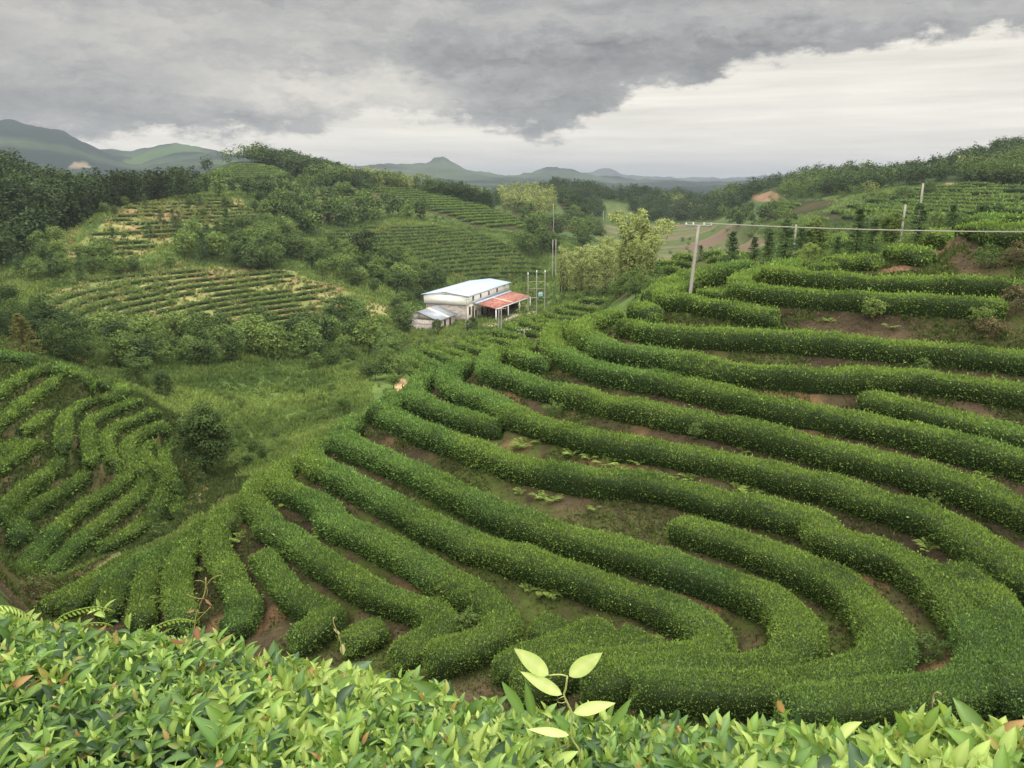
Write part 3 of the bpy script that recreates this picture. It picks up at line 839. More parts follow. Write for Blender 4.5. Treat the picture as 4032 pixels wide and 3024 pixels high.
def hedge(name, l, w, h, seed, young=.5, dull=0.0, scale=1.15, cover=1.7):
    """a clipped tea row along the ground line l: woody body plus leaves all over it"""
    r = np.random.default_rng(seed)
    dist = np.linalg.norm(l, axis=1)
    step = np.clip(np.median(dist) * .008, .14, 3.0)
    ker = np.exp(-.5 * (np.arange(-4, 5) / 2.0) ** 2)
    ker /= ker.sum()
    sm = len(l) > 12
    if sm:                                       # plants grow over the kinks of a hand-traced line
        l = np.stack([np.convolve(np.pad(l[:, k], 4, mode='reflect', reflect_type='odd'), ker, 'valid') for k in range(3)], 1)
    m = max(3, min(len(l), int(np.linalg.norm(np.diff(l, axis=0), axis=1).sum() / step / 1.5)))
    l = smooth_line(l[np.round(np.linspace(0, len(l) - 1, m)).astype(int)], step)
    n = len(l)
    s = np.concatenate([[0], np.cumsum(np.linalg.norm(np.diff(l, axis=0), axis=1))])
    d = unit(np.gradient(l[:, :2], axis=0))
    nr = np.stack([-d[:, 1], d[:, 0]], 1)
    endd = np.minimum(s, s[-1] - s)
    tap = np.sqrt(np.clip(1 - (1 - np.clip(endd / (.5 * w), 0, 1)) ** 2, .0, 1)) * .92 + .08
    wv = 1 + .16 * (fbm(s / 1.3 + seed * 7.1, s * 0 + seed, seed, 3) - .5) * 2
    hv = 1 + .14 * (fbm(s / 1.6 + seed * 3.3, s * 0 + 5, seed + 3, 3) - .5) * 2
    prof = np.array([(-.28, .0), (-.42, .20), (-.50, .48), (-.50, .72), (-.42, .91), (-.20, 1.0), (.20, 1.0), (.42, .91), (.50, .72), (.50, .48), (.42, .20), (.28, .0)])
    m = len(prof)
    wig = (fbm(s[:, None] * .9 + seed, np.arange(m)[None] * .8 + seed, seed + 9, 3) - .5) * .30
    off = prof[None, :, 0] * w * (tap * wv)[:, None] * (1 + wig)
    hh = prof[None, :, 1] * h * (np.sqrt(tap) * hv)[:, None] * (1 + wig * .6)
    V = np.empty((n, m, 3))
    V[..., :2] = l[:, None, :2] + nr[:, None] * off[..., None]
    gz = ground_z(V[..., 0].ravel(), V[..., 1].ravel()).reshape(n, m)
    V[..., 2] = np.minimum(gz, l[:, None, 2] + .25) * .5 + l[:, None, 2] * .5 + hh
    V[:, 0, 2] -= .25
    V[:, -1, 2] -= .25
    idx = np.arange(n * m).reshape(n, m)
    F = np.stack([idx[:-1, :-1], idx[1:, :-1], idx[1:, 1:], idx[:-1, 1:]], -1).reshape(-1, 4)
    Vf = V.reshape(-1, 3)
    core = Vf.copy()
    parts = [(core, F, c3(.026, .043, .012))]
    # leaves
    p = Vf[F]
    e1, e2 = p[:, 1] - p[:, 0], p[:, 3] - p[:, 0]
    cr = np.cross(p[:, 2] - p[:, 0], p[:, 3] - p[:, 1])
    ar = .5 * np.linalg.norm(cr, axis=1)
    fn = unit(cr)
    fn[fn[:, 2] < -.6] *= 1
    cen = p.mean(1)
    fn *= np.sign(np.einsum('ij,ij->i', fn, cen - np.repeat(l[:-1] + [0, 0, h * .35], m - 1, 0)))[:, None]
    dq = np.linalg.norm(cen, axis=1)
    ls = np.minimum(np.maximum(.066, dq * .0026) * scale, .55 * h)
    cnt = r.poisson(ar * cover / (.21 * ls ** 2))
    k = np.repeat(np.arange(len(F)), cnt)
    if len(k):
        a, b = r.random(len(k)), r.random(len(k))
        q = p[k]
        pos = (q[:, 0] * ((1 - a) * (1 - b))[:, None] + q[:, 1] * (a * (1 - b))[:, None] + q[:, 2] * (a * b)[:, None] + q[:, 3] * ((1 - a) * b)[:, None])
        nn = fn[k]
        L = ls[k] * r.uniform(.7, 1.35, len(k))
        pos = pos - nn * (L * np.where(r.random(len(k)) < .07, r.uniform(-.9, .1, len(k)), r.uniform(.1, .6, len(k))))[:, None]
        dr = unit(nn * .55 + np.array([0, 0, .55]) + r.normal(0, .55, (len(k), 3)))
        fnn = unit(np.cross(dr, r.normal(0, 1, (len(k), 3))) + nn * .5)
        up = np.clip(nn[:, 2] * .75 + .25, 0, 1)
        patch = fbm(pos[:, 0] / 1.7, pos[:, 1] / 1.7, 77, 3)
        y = np.clip(young + (patch - .5) * 1.1 + r.normal(0, .28, len(k)) + (up - .6) * .30, 0, 1)
        C = lerp(DARKL, MATURE, y * 2.2)
        C = lerp(C, YOUNG, np.clip(y * 1.6 - .5, 0, 1) * .8)
        big = fbm(pos[:, 0] / 6, pos[:, 1] / 6, 78, 2)
        C = lerp(C, C * c3(.85, .96, 1.15), (big - .57) * 7)
        if dull:
            C = lerp(C, np.broadcast_to(c3(.085, .115, .045), C.shape), np.full(len(k), dull))
        C = C * (r.uniform(.66, 1.26, (len(k), 1)))
        parts.append(leaf_cards(pos, dr, fnn, L, L * r.uniform(.34, .5, len(k)), C))
    Vv, Ff, Cc = cat_mesh(parts)
    o0 = l[len(l) // 2].copy()
    return mesh_obj(name, Vv - o0, Ff, M_LEAF, Cc, loc=o0)


MAIN_LABELS = [
 "flat pale tea top at the right edge, furthest row of the crest plateau",
 "bright tea row at the right edge just under the overhead cable, on the crest plateau",
 "dark-fronted tea row at the right edge below the cable, above the reddish bank",
 "large loose tea clump on the crest just left of the dark-fronted row",
 "domed tea clump standing alone on the crest, second clump from the right",
 "low tea clump on the crest above the long upper rows, leftmost of the three clumps",
 "short low tea row on the crest just left of the clumps",
 "uppermost long tea row running straight to the right edge under the crest clumps",
 "long tea row below the uppermost one, ending at a brown thicket",
 "small tea patch just right of the leaning pole's foot",
 "tea row curling round the leaning pole's foot and ending bluntly on the brown bank",
 "rounded single tea bush on the ridge nose left of the leaning pole",
 "thick straight tea row under the bare bank, its left end by a sandy patch",
 "tea row that hooks round the sandy patch on the ridge, sagging further right",
 "short tea row starting bluntly at the right, squeezed between two long rows",
 "tea row bending over the ridge just below the hooked one, running to the right edge",
 "stubby tea row lying inside the bend at the ridge, blunt end to the right",
 "long tea row that wraps round the stubby row on the ridge",
 "long tea row behind the dark bluish stub, broken by a tuft of weeds midway",
 "dark bluish tea stub on the ridge, blunt end pointing right above the ferns",
 "longest tea row, passing under the ferns and round the bowl at the right",
 "tea row doubling the outer side of the bowl's bend near the right edge",
 "tea row starting bluntly mid-slope and hooking round the bowl above the foreground leaves",
 "tea row curling round the innermost wide bend, below the blunt-ended hook",
 "tea row that turns back at the small bushes in the bottom of the bowl",
 "tea row that swings left at the bottom above the tall pale vine leaves",
 "tea row with a tight hook at its lower end, left of the small bowl bushes",
 "short tea row with a blunt upper end on the lower left slope",
 "small tea hump inside the tight hook near the foreground leaves",
 "straight tea row in the bottom of the bowl just behind the pale vine",
 "short tea bush row second up from the pale vine in the bowl",
 "smallest tea bush in the bowl beside the inner bend",
 "upright tea clump in the bowl next to the pale fern tuft",
 "tea row bulging over the left nose and sweeping down past the dry shoot",
 "steep tea row going down behind the dry reddish shoot",
 "steep tea row left of the dry shoot, between two dark gaps",
 "steep tea row above the arching fern fronds, left of the dark gap",
 "steep tea row nearest the gully among those over the fern fronds",
 "thin outermost tea row edging the grassy path at the lower left",
 "tall shaggy tea hedge behind the ridge, left of the leaning pole",
 "small distant tea row left of the leaning pole, top of the group by the paddies",
 "small distant tea row just right of the leaning pole above the shaggy hedge",
 "distant tea row left of the leaning pole, second down from the paddies",
 "distant tea row right of the leaning pole between small fir trees",
 "distant tea row left of the leaning pole, nearest the shaggy hedge",
 "distant short tea row among the small firs right of the leaning pole",
 "pale tea row peeping between the fir saplings on the crest, upper one",
 "pale tea row peeping between the fir saplings on the crest, lower one",
]
ORD = ['first', 'second', 'third', 'fourth', 'fifth', 'sixth', 'seventh', 'eighth', 'ninth', 'tenth', 'eleventh', 'twelfth', 'thirteenth',
       'fourteenth', 'fifteenth', 'sixteenth', 'seventeenth', 'eighteenth', 'nineteenth', 'twentieth', 'twenty-first', 'twenty-second', 'twenty-third', 'twenty-fourth']
LEFT_LABELS = [
 "bushy tea clump on the very top of the left spur", "tea row under the top clump of the left spur, reaching the left edge",
 "thin tea row along the skyline edge of the left spur", "long tea row on the left spur passing right of a weedy gap",
 "small tea patch under the skyline row of the left spur", "tea row on the left spur with a sharp bend, uppermost of the bent rows",
 "second of the bent tea rows on the left spur, counted from the top", "third of the bent tea rows on the left spur, counted from the top",
 "fourth of the bent tea rows on the left spur, ending near the clay patch", "short bent tea row on the left spur close to the big dark tree",
 "lowest bent tea row on the left spur, beside the trunk of the big dark tree", "loose tea clump in the middle of the left spur's weedy gap",
 "short tea row at the left edge under the weedy gap", "broad tea row at the left edge with a blunt right end, below the short one",
 "long slanting tea row on the left spur, highest of the lower slanting set", "second of the lower slanting tea rows on the left spur, from the top",
 "third of the lower slanting tea rows on the left spur, from the top", "fourth of the lower slanting tea rows on the left spur, from the top",
 "lowest slanting tea row on the left spur, blunt end by the grassy path", "single tea bush at the foot of the left spur beside the path",
]
for kind, i, l, w, h in ROWS:
    if kind == 'main':
        o = hedge('tea_hedge', l, w, h, 100 + i, young=.48 if i != 19 else .25)
        tag(o, MAIN_LABELS[i], 'tea hedge', 'tea rows of the near hill')
    elif kind == 'left':
        o = hedge('tea_hedge', l, w, h, 200 + i, young=.36)
        tag(o, LEFT_LABELS[i], 'tea hedge', 'tea rows of the left spur')
    else:
        o = hedge('tea_hedge', l, w, h, 300 + i, young=.5, scale=1.0)
        tag(o, ('uppermost' if i == 0 else 'lowest' if i == 15 else ORD[i] + ' from the top') + ' of the short tea rows on the low spur', 'tea hedge', 'tea rows of the low spur')


def contour_rows(s, r0, r1, count, w, h, label, group, young=.4, dull=.2, broken=0.0, minlen=6.0, seed=1):
    """tea rows that follow the level lines of a far slope inside a patch"""
    mask = area(s, r0, r1, False)
    if mask.sum() < 20:
        return
    r = np.random.default_rng(seed)
    zs = GZ[mask]
    zlo, zhi = np.percentile(zs, 2), np.percentile(zs, 98)
    k = 0
    lines = []
    for lev in np.linspace(zhi, zlo, count):
        run = []
        for i in range(NA):
            js = np.where(mask[i, :-1] & ((GZ[i, :-1] - lev) * (GZ[i, 1:] - lev) <= 0))[0]
            ok = False
            if len(js):
                j = js[0]
                z0, z1 = GZ[i, j], GZ[i, j + 1]
                t = 0 if z1 == z0 else (lev - z0) / (z1 - z0)
                rr = RG[j] + t * (RG[j + 1] - RG[j])
                if not run or abs(rr / run[-1][1] - 1) < .02:
                    run.append((AZG[i], rr))
                    ok = True
            if not ok or i == NA - 1 or r.random() < broken * .06:
                if len(run) > 4:
                    lines.append((lev, run))
                run = []
                if len(js) and not ok:
                    run = [(AZG[i], rr)]
    for lev, run in lines:
        a = np.array(run)
        L = a[-1, 1] * (a[-1, 0] - a[0, 0])
        if L < minlen:
            continue
        ker = np.ones(5) / 5
        rr = np.convolve(np.pad(a[:, 1], 2, mode='edge'), ker, 'valid')
        p = np.stack([rr * np.sin(a[:, 0]), rr * np.cos(a[:, 0])], 1)
        p = np.c_[p, ground_z(p[:, 0], p[:, 1])]
        q = smooth_line(p[::2] if len(p) > 6 else p, .6)
        o = hedge('tea_hedge', q, w, h, seed * 50 + k, young=young, dull=dull, scale=1.0, cover=1.0)
        lb = label % (ORD[k] if k < len(ORD) else 'lower')
        tag(o, lb, 'tea hedge', group)
        k += 1


contour_rows("450,376 520,348 605,366 648,391 560,394 470,384", 390, 455, 10, 1.8, 1.0, "%s tea row from the top of the terraced knoll", 'tea rows of the knoll', seed=3)
contour_rows("340,400 450,384 560,398 500,418 350,416", 360, 440, 4, 1.5, 1.1, "%s tea row from the top on the shelf left of the terraced knoll", 'tea rows left of the knoll', seed=4)
contour_rows("200,500 270,442 420,430 520,434 560,470 430,500 300,555 135,560", 200, 330, 13, .9, .7, "%s thin tea row from the top of the upper dry terraces", 'tea rows of the upper dry terraces', .3, .35, .8, seed=5)
contour_rows("70,640 200,606 420,584 620,588 780,642 850,662 820,690 700,703 500,713 280,720 150,722", 140, 225, 13, .85, .6, "%s thin tea row from the top of the broad dry terraces", 'tea rows of the broad dry terraces', .3, .3, .35, seed=6)
contour_rows("640,432 760,402 825,440 720,472 625,460", 290, 430, 8, 1.1, .8, "%s brownish tea row from the top, right of the knoll", 'tea rows right of the knoll', .25, .5, .3, seed=7)
contour_rows("790,410 860,402 940,409 1010,429 1090,459 1165,488 1140,498 1030,492 950,464 860,440", 310, 420, 18, 1.8, 1.0, "%s tea row from the top on the striped tea slope above the factory", 'tea rows of the striped slope', .5, .1, 0, seed=8)
contour_rows("650,542 700,508 800,493 900,487 1030,502 1130,547 1190,602 1090,616 960,600 900,592 720,587", 215, 325, 16, 1.5, 1.0, "%s weedy tea row from the top on the dark slope behind the factory", 'tea rows behind the factory', .25, .3, .4, seed=9)
contour_rows("1085,458 1200,478 1290,470 1305,490 1190,505 1115,480", 370, 440, 5, 1.3, 1.0, "%s tea row from the top on the low shelf under the bamboo knoll", 'tea rows under the bamboo knoll', seed=10)
contour_rows("1197,419 1290,470 1305,490 1235,490", 395, 500, 9, 1.1, .9, "%s short tea row from the top on the slope right of the bamboo knoll", 'tea rows right of the bamboo knoll', seed=11, minlen=3)
contour_rows("1635,446 1760,434 1800,435 1785,450 1650,482", 290, 430, 8, 1.3, 1.0, "%s tea row from the top on the small far terraces under the clay heap", 'tea rows under the clay heap', seed=12)
contour_rows("1745,484 1760,470 1880,432 2045,397 2250,408 2250,464 2050,480 1900,482", 195, 360, 13, 2.0, 1.2, "%s tea row from the top on the wide far terraces at the right", 'tea rows of the far right terraces', .38, .1, .1, seed=13)


# ------------------------------------------------------------------ trees
DARKT, MIDT, PALET, BAMB, FIRC, OLIVE = c3(.046, .074, .024), c3(.105, .158, .040), c3(.185, .245, .060), c3(.26, .30, .10), c3(.075, .125, .045), c3(.12, .115, .035)


def clump_leaves(r, centres, rads, n, ls, cols, flat=.75, up=.45):
    k = r.integers(0, len(centres), n)
    v = unit(r.normal(0, 1, (n, 3)))
    v[:, 2] = np.where(v[:, 2] < -.3, -v[:, 2], v[:, 2])
    rad = rads[k][:, None] * (r.random((n, 1)) ** .30)
    pos = centres[k] + v * rad * np.array([1, 1, flat])
    nn = unit(v + np.array([0, 0, up]) + r.normal(0, .35, (n, 3)))
    d = unit(np.cross(nn, r.normal(0, 1, (n, 3))) + np.array([0, 0, -.15]))
    L = ls * r.uniform(.7, 1.4, n)
    C = cols[k] * r.uniform(.75, 1.25, (n, 1))
    return leaf_cards(pos, d, nn, L, L * .62, C)


def tube(p, rad, sides=6, col=(.12, .09, .06)):
    """tapered tube along points p"""
    p = np.asarray(p, float)
    rad = np.broadcast_to(rad, (len(p),)).astype(float)
    t = unit(np.gradient(p, axis=0))
    ref = np.where(np.abs(t[:, 2:3]) > .9, np.array([[1., 0, 0]]), np.array([[0, 0, 1.]]))
    u = unit(np.cross(t, ref))
    w = np.cross(t, u)
    a = np.linspace(0, 2 * np.pi, sides, endpoint=False)
    V = (p[:, None] + rad[:, None, None] * (np.cos(a)[None, :, None] * u[:, None] + np.sin(a)[None, :, None] * w[:, None])).reshape(-1, 3)
    n = len(p)
    i = np.arange(n * sides).reshape(n, sides)
    F = np.stack([i[:-1], np.roll(i[:-1], -1, 1), np.roll(i[1:], -1, 1), i[1:]], -1).reshape(-1, 4)
    V = np.vstack([V, p[:1], p[-1:]])
    e0, e1 = n * sides, n * sides + 1
    cap = [[i[0, (k + 1) % sides], i[0, k], e0, e0] for k in range(sides)] + [[i[-1, k], i[-1, (k + 1) % sides], e1, e1] for k in range(sides)]
    F = np.vstack([F, [[c[0], c[1], c[2], c[2]] for c in cap]])
    return V, F, np.array(col, float)


def fix_faces(F):
    return F


def tree_parts(kind, seed, n, ls, base, tip, width=.38):
    """crown and trunk of a tree one unit high"""
    r = np.random.default_rng(seed)
    trunk = []
    if kind in ('broad', 'bush', 'pine'):
        z0, zc, a, h = {'broad': (.0, .52, width, .46), 'bush': (.0, .40, width * 1.25, .58), 'pine': (.02, .52, width * .95, .47)}[kind]
        m = {'broad': 56, 'bush': 36, 'pine': 52}[kind]
        v = unit(r.normal(0, 1, (m, 3)))
        v *= r.uniform(.40, .90, (m, 1))
        cen = np.array([0, 0, zc]) + v * np.array([a, a, h])
        lob = fbm(np.arctan2(v[:, 1], v[:, 0]) * 1.3 + seed, v[:, 2] * 2 + seed, seed, 2)
        cen[:, :2] *= (.75 + .55 * lob)[:, None]
        cen[:, 2] = np.maximum(cen[:, 2], z0 + .06)
        rads = r.uniform(.11, .20, m) * (width / .38) ** .6
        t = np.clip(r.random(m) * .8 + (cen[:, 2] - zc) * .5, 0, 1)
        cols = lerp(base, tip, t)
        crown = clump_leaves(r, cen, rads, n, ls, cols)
        trunk.append(tube([(0, 0, -.06), (.01, 0, .2), (-.01, .01, .45), (.0, .02, .7)], [.026, .02, .014, .005]))
        for _ in range(4):
            c = cen[r.integers(0, m)]
            trunk.append(tube([(0, 0, .18 + .2 * r.random()), c * [.5, .5, .85], c], [.012, .008, .003], 5))
    elif kind == 'fir':
        P_, D_, N_, L_, C_ = [], [], [], [], []
        tiers = 15
        for k in range(tiers):
            z = .06 + .90 * k / (tiers - 1)
            reach = width * 1.3 * (1 - z) ** .65 * r.uniform(.75, 1.2) + .02
            nb = 9 if k < 12 else 5
            for b in range(nb):
                az = r.random() * 6.283
                q = max(3, int(n / (tiers * nb)))
                s = r.random(q) ** .8
                rr = reach * r.uniform(.7, 1.1) * s
                p = np.stack([np.cos(az) * rr, np.sin(az) * rr, z - rr * .25 + .06 * s * s], 1) + r.normal(0, .012, (q, 3))
                d = unit(np.stack([np.cos(az + r.normal(0, .9, q)), np.sin(az + r.normal(0, .9, q)), r.normal(-.1, .35, q)], 1))
                P_.append(p)
                D_.append(d)
                N_.append(unit(np.array([0, 0, 1.]) + r.normal(0, .5, (q, 3))))
                L_.append(ls * r.uniform(.7, 1.4, q))
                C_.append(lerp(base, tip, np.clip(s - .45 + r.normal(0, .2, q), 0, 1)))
        L = np.concatenate(L_)
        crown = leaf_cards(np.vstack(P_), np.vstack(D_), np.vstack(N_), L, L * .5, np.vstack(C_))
        trunk.append(tube([(0, 0, -.05), (0, 0, .5), (0, 0, .99)], [.02, .012, .002]))
    elif kind == 'bamboo':
        cen, rads, cols = [], [], []
        for k in range(9):
            az, rr = r.random() * 6.283, .16 * r.random() ** .5
            x, y = math.cos(az) * rr, math.sin(az) * rr
            hh = r.uniform(.75, 1.0)
            lx, ly = r.normal(0, .10, 2) + np.array([x, y]) * .5
            pts = [(x, y, -.05), (x + lx * .2, y + ly * .2, .4 * hh), (x + lx * .8, y + ly * .8, .8 * hh), (x + lx * 1.5, y + ly * 1.5, .98 * hh)]
            trunk.append(tube(pts, [.008, .007, .005, .002], 5, (.17, .19, .08)))
            for t in np.linspace(.22, 1, 9):
                p = np.array([np.interp(t, [0, .4, .8, 1], [q[j] for q in pts]) for j in range(3)])
                cen.append(p + r.normal(0, .025, 3))
                rads.append(.075 * (1.25 - .5 * t) + .02)
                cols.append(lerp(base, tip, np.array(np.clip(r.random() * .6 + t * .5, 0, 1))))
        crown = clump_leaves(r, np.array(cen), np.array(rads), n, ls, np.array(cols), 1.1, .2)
    elif kind == 'cypress':
        m = 40
        z = r.random(m) ** .8
        a = r.random(m) * 6.283
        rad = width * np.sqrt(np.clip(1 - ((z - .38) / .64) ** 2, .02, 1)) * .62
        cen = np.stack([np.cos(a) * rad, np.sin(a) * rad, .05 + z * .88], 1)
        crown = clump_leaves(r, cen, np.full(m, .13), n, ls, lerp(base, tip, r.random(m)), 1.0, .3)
        trunk.append(tube([(0, 0, -.06), (0, 0, .5), (0, 0, .9)], [.03, .02, .005]))
    return crown, cat_mesh([(v, f, c) for v, f, c in trunk])


PROTO = {}


def proto(kind, var, lod, base, tip, width):
    key = (kind, var, lod, width, tuple(base))
    if key not in PROTO:
        n, ls = {'far': (520, .105), 'mid': (1300, .066), 'near': (6000, .036), 'close': (15000, .030)}[lod]
        if kind == 'bamboo':
            ls *= .9
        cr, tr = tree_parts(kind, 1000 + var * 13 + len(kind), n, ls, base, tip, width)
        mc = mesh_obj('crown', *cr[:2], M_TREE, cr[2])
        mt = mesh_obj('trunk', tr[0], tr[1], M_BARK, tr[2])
        for o in (mc, mt):
            COL.objects.unlink(o)
        PROTO[key] = (mc.data, mt.data)
        bpy.data.objects.remove(mc)
        bpy.data.objects.remove(mt)
    return PROTO[key]


NTREE = [0]


def plant(name, pos, h, kind, var, lod, base, tip, label, cat, group=None, width=.38, squash=1.0):
    cm, tm = proto(kind, var, lod, base, tip, width)
    root = empty(name, pos, label, cat, group)
    root.rotation_euler = (0, 0, rng.random() * 6.28)
    root.scale = (h * squash, h * squash, h)
    for nm, me in (('crown', cm), ('trunk', tm)):
        o = bpy.data.objects.new(nm, me)
        COL.objects.link(o)
        o.parent = root
    NTREE[0] += 1
    return root


def by_top(x, y, r, fallback=5.0):
    """foot on the ground at distance r in the direction of overview pixel x; height so that the tip shows at pixel y"""
    p = at_dist(x * K, y * K, r)
    g = float(ground_z(np.array(p[0]), np.array(p[1])))
    return np.array([p[0], p[1], g]), max(1.0, p[2] - g)


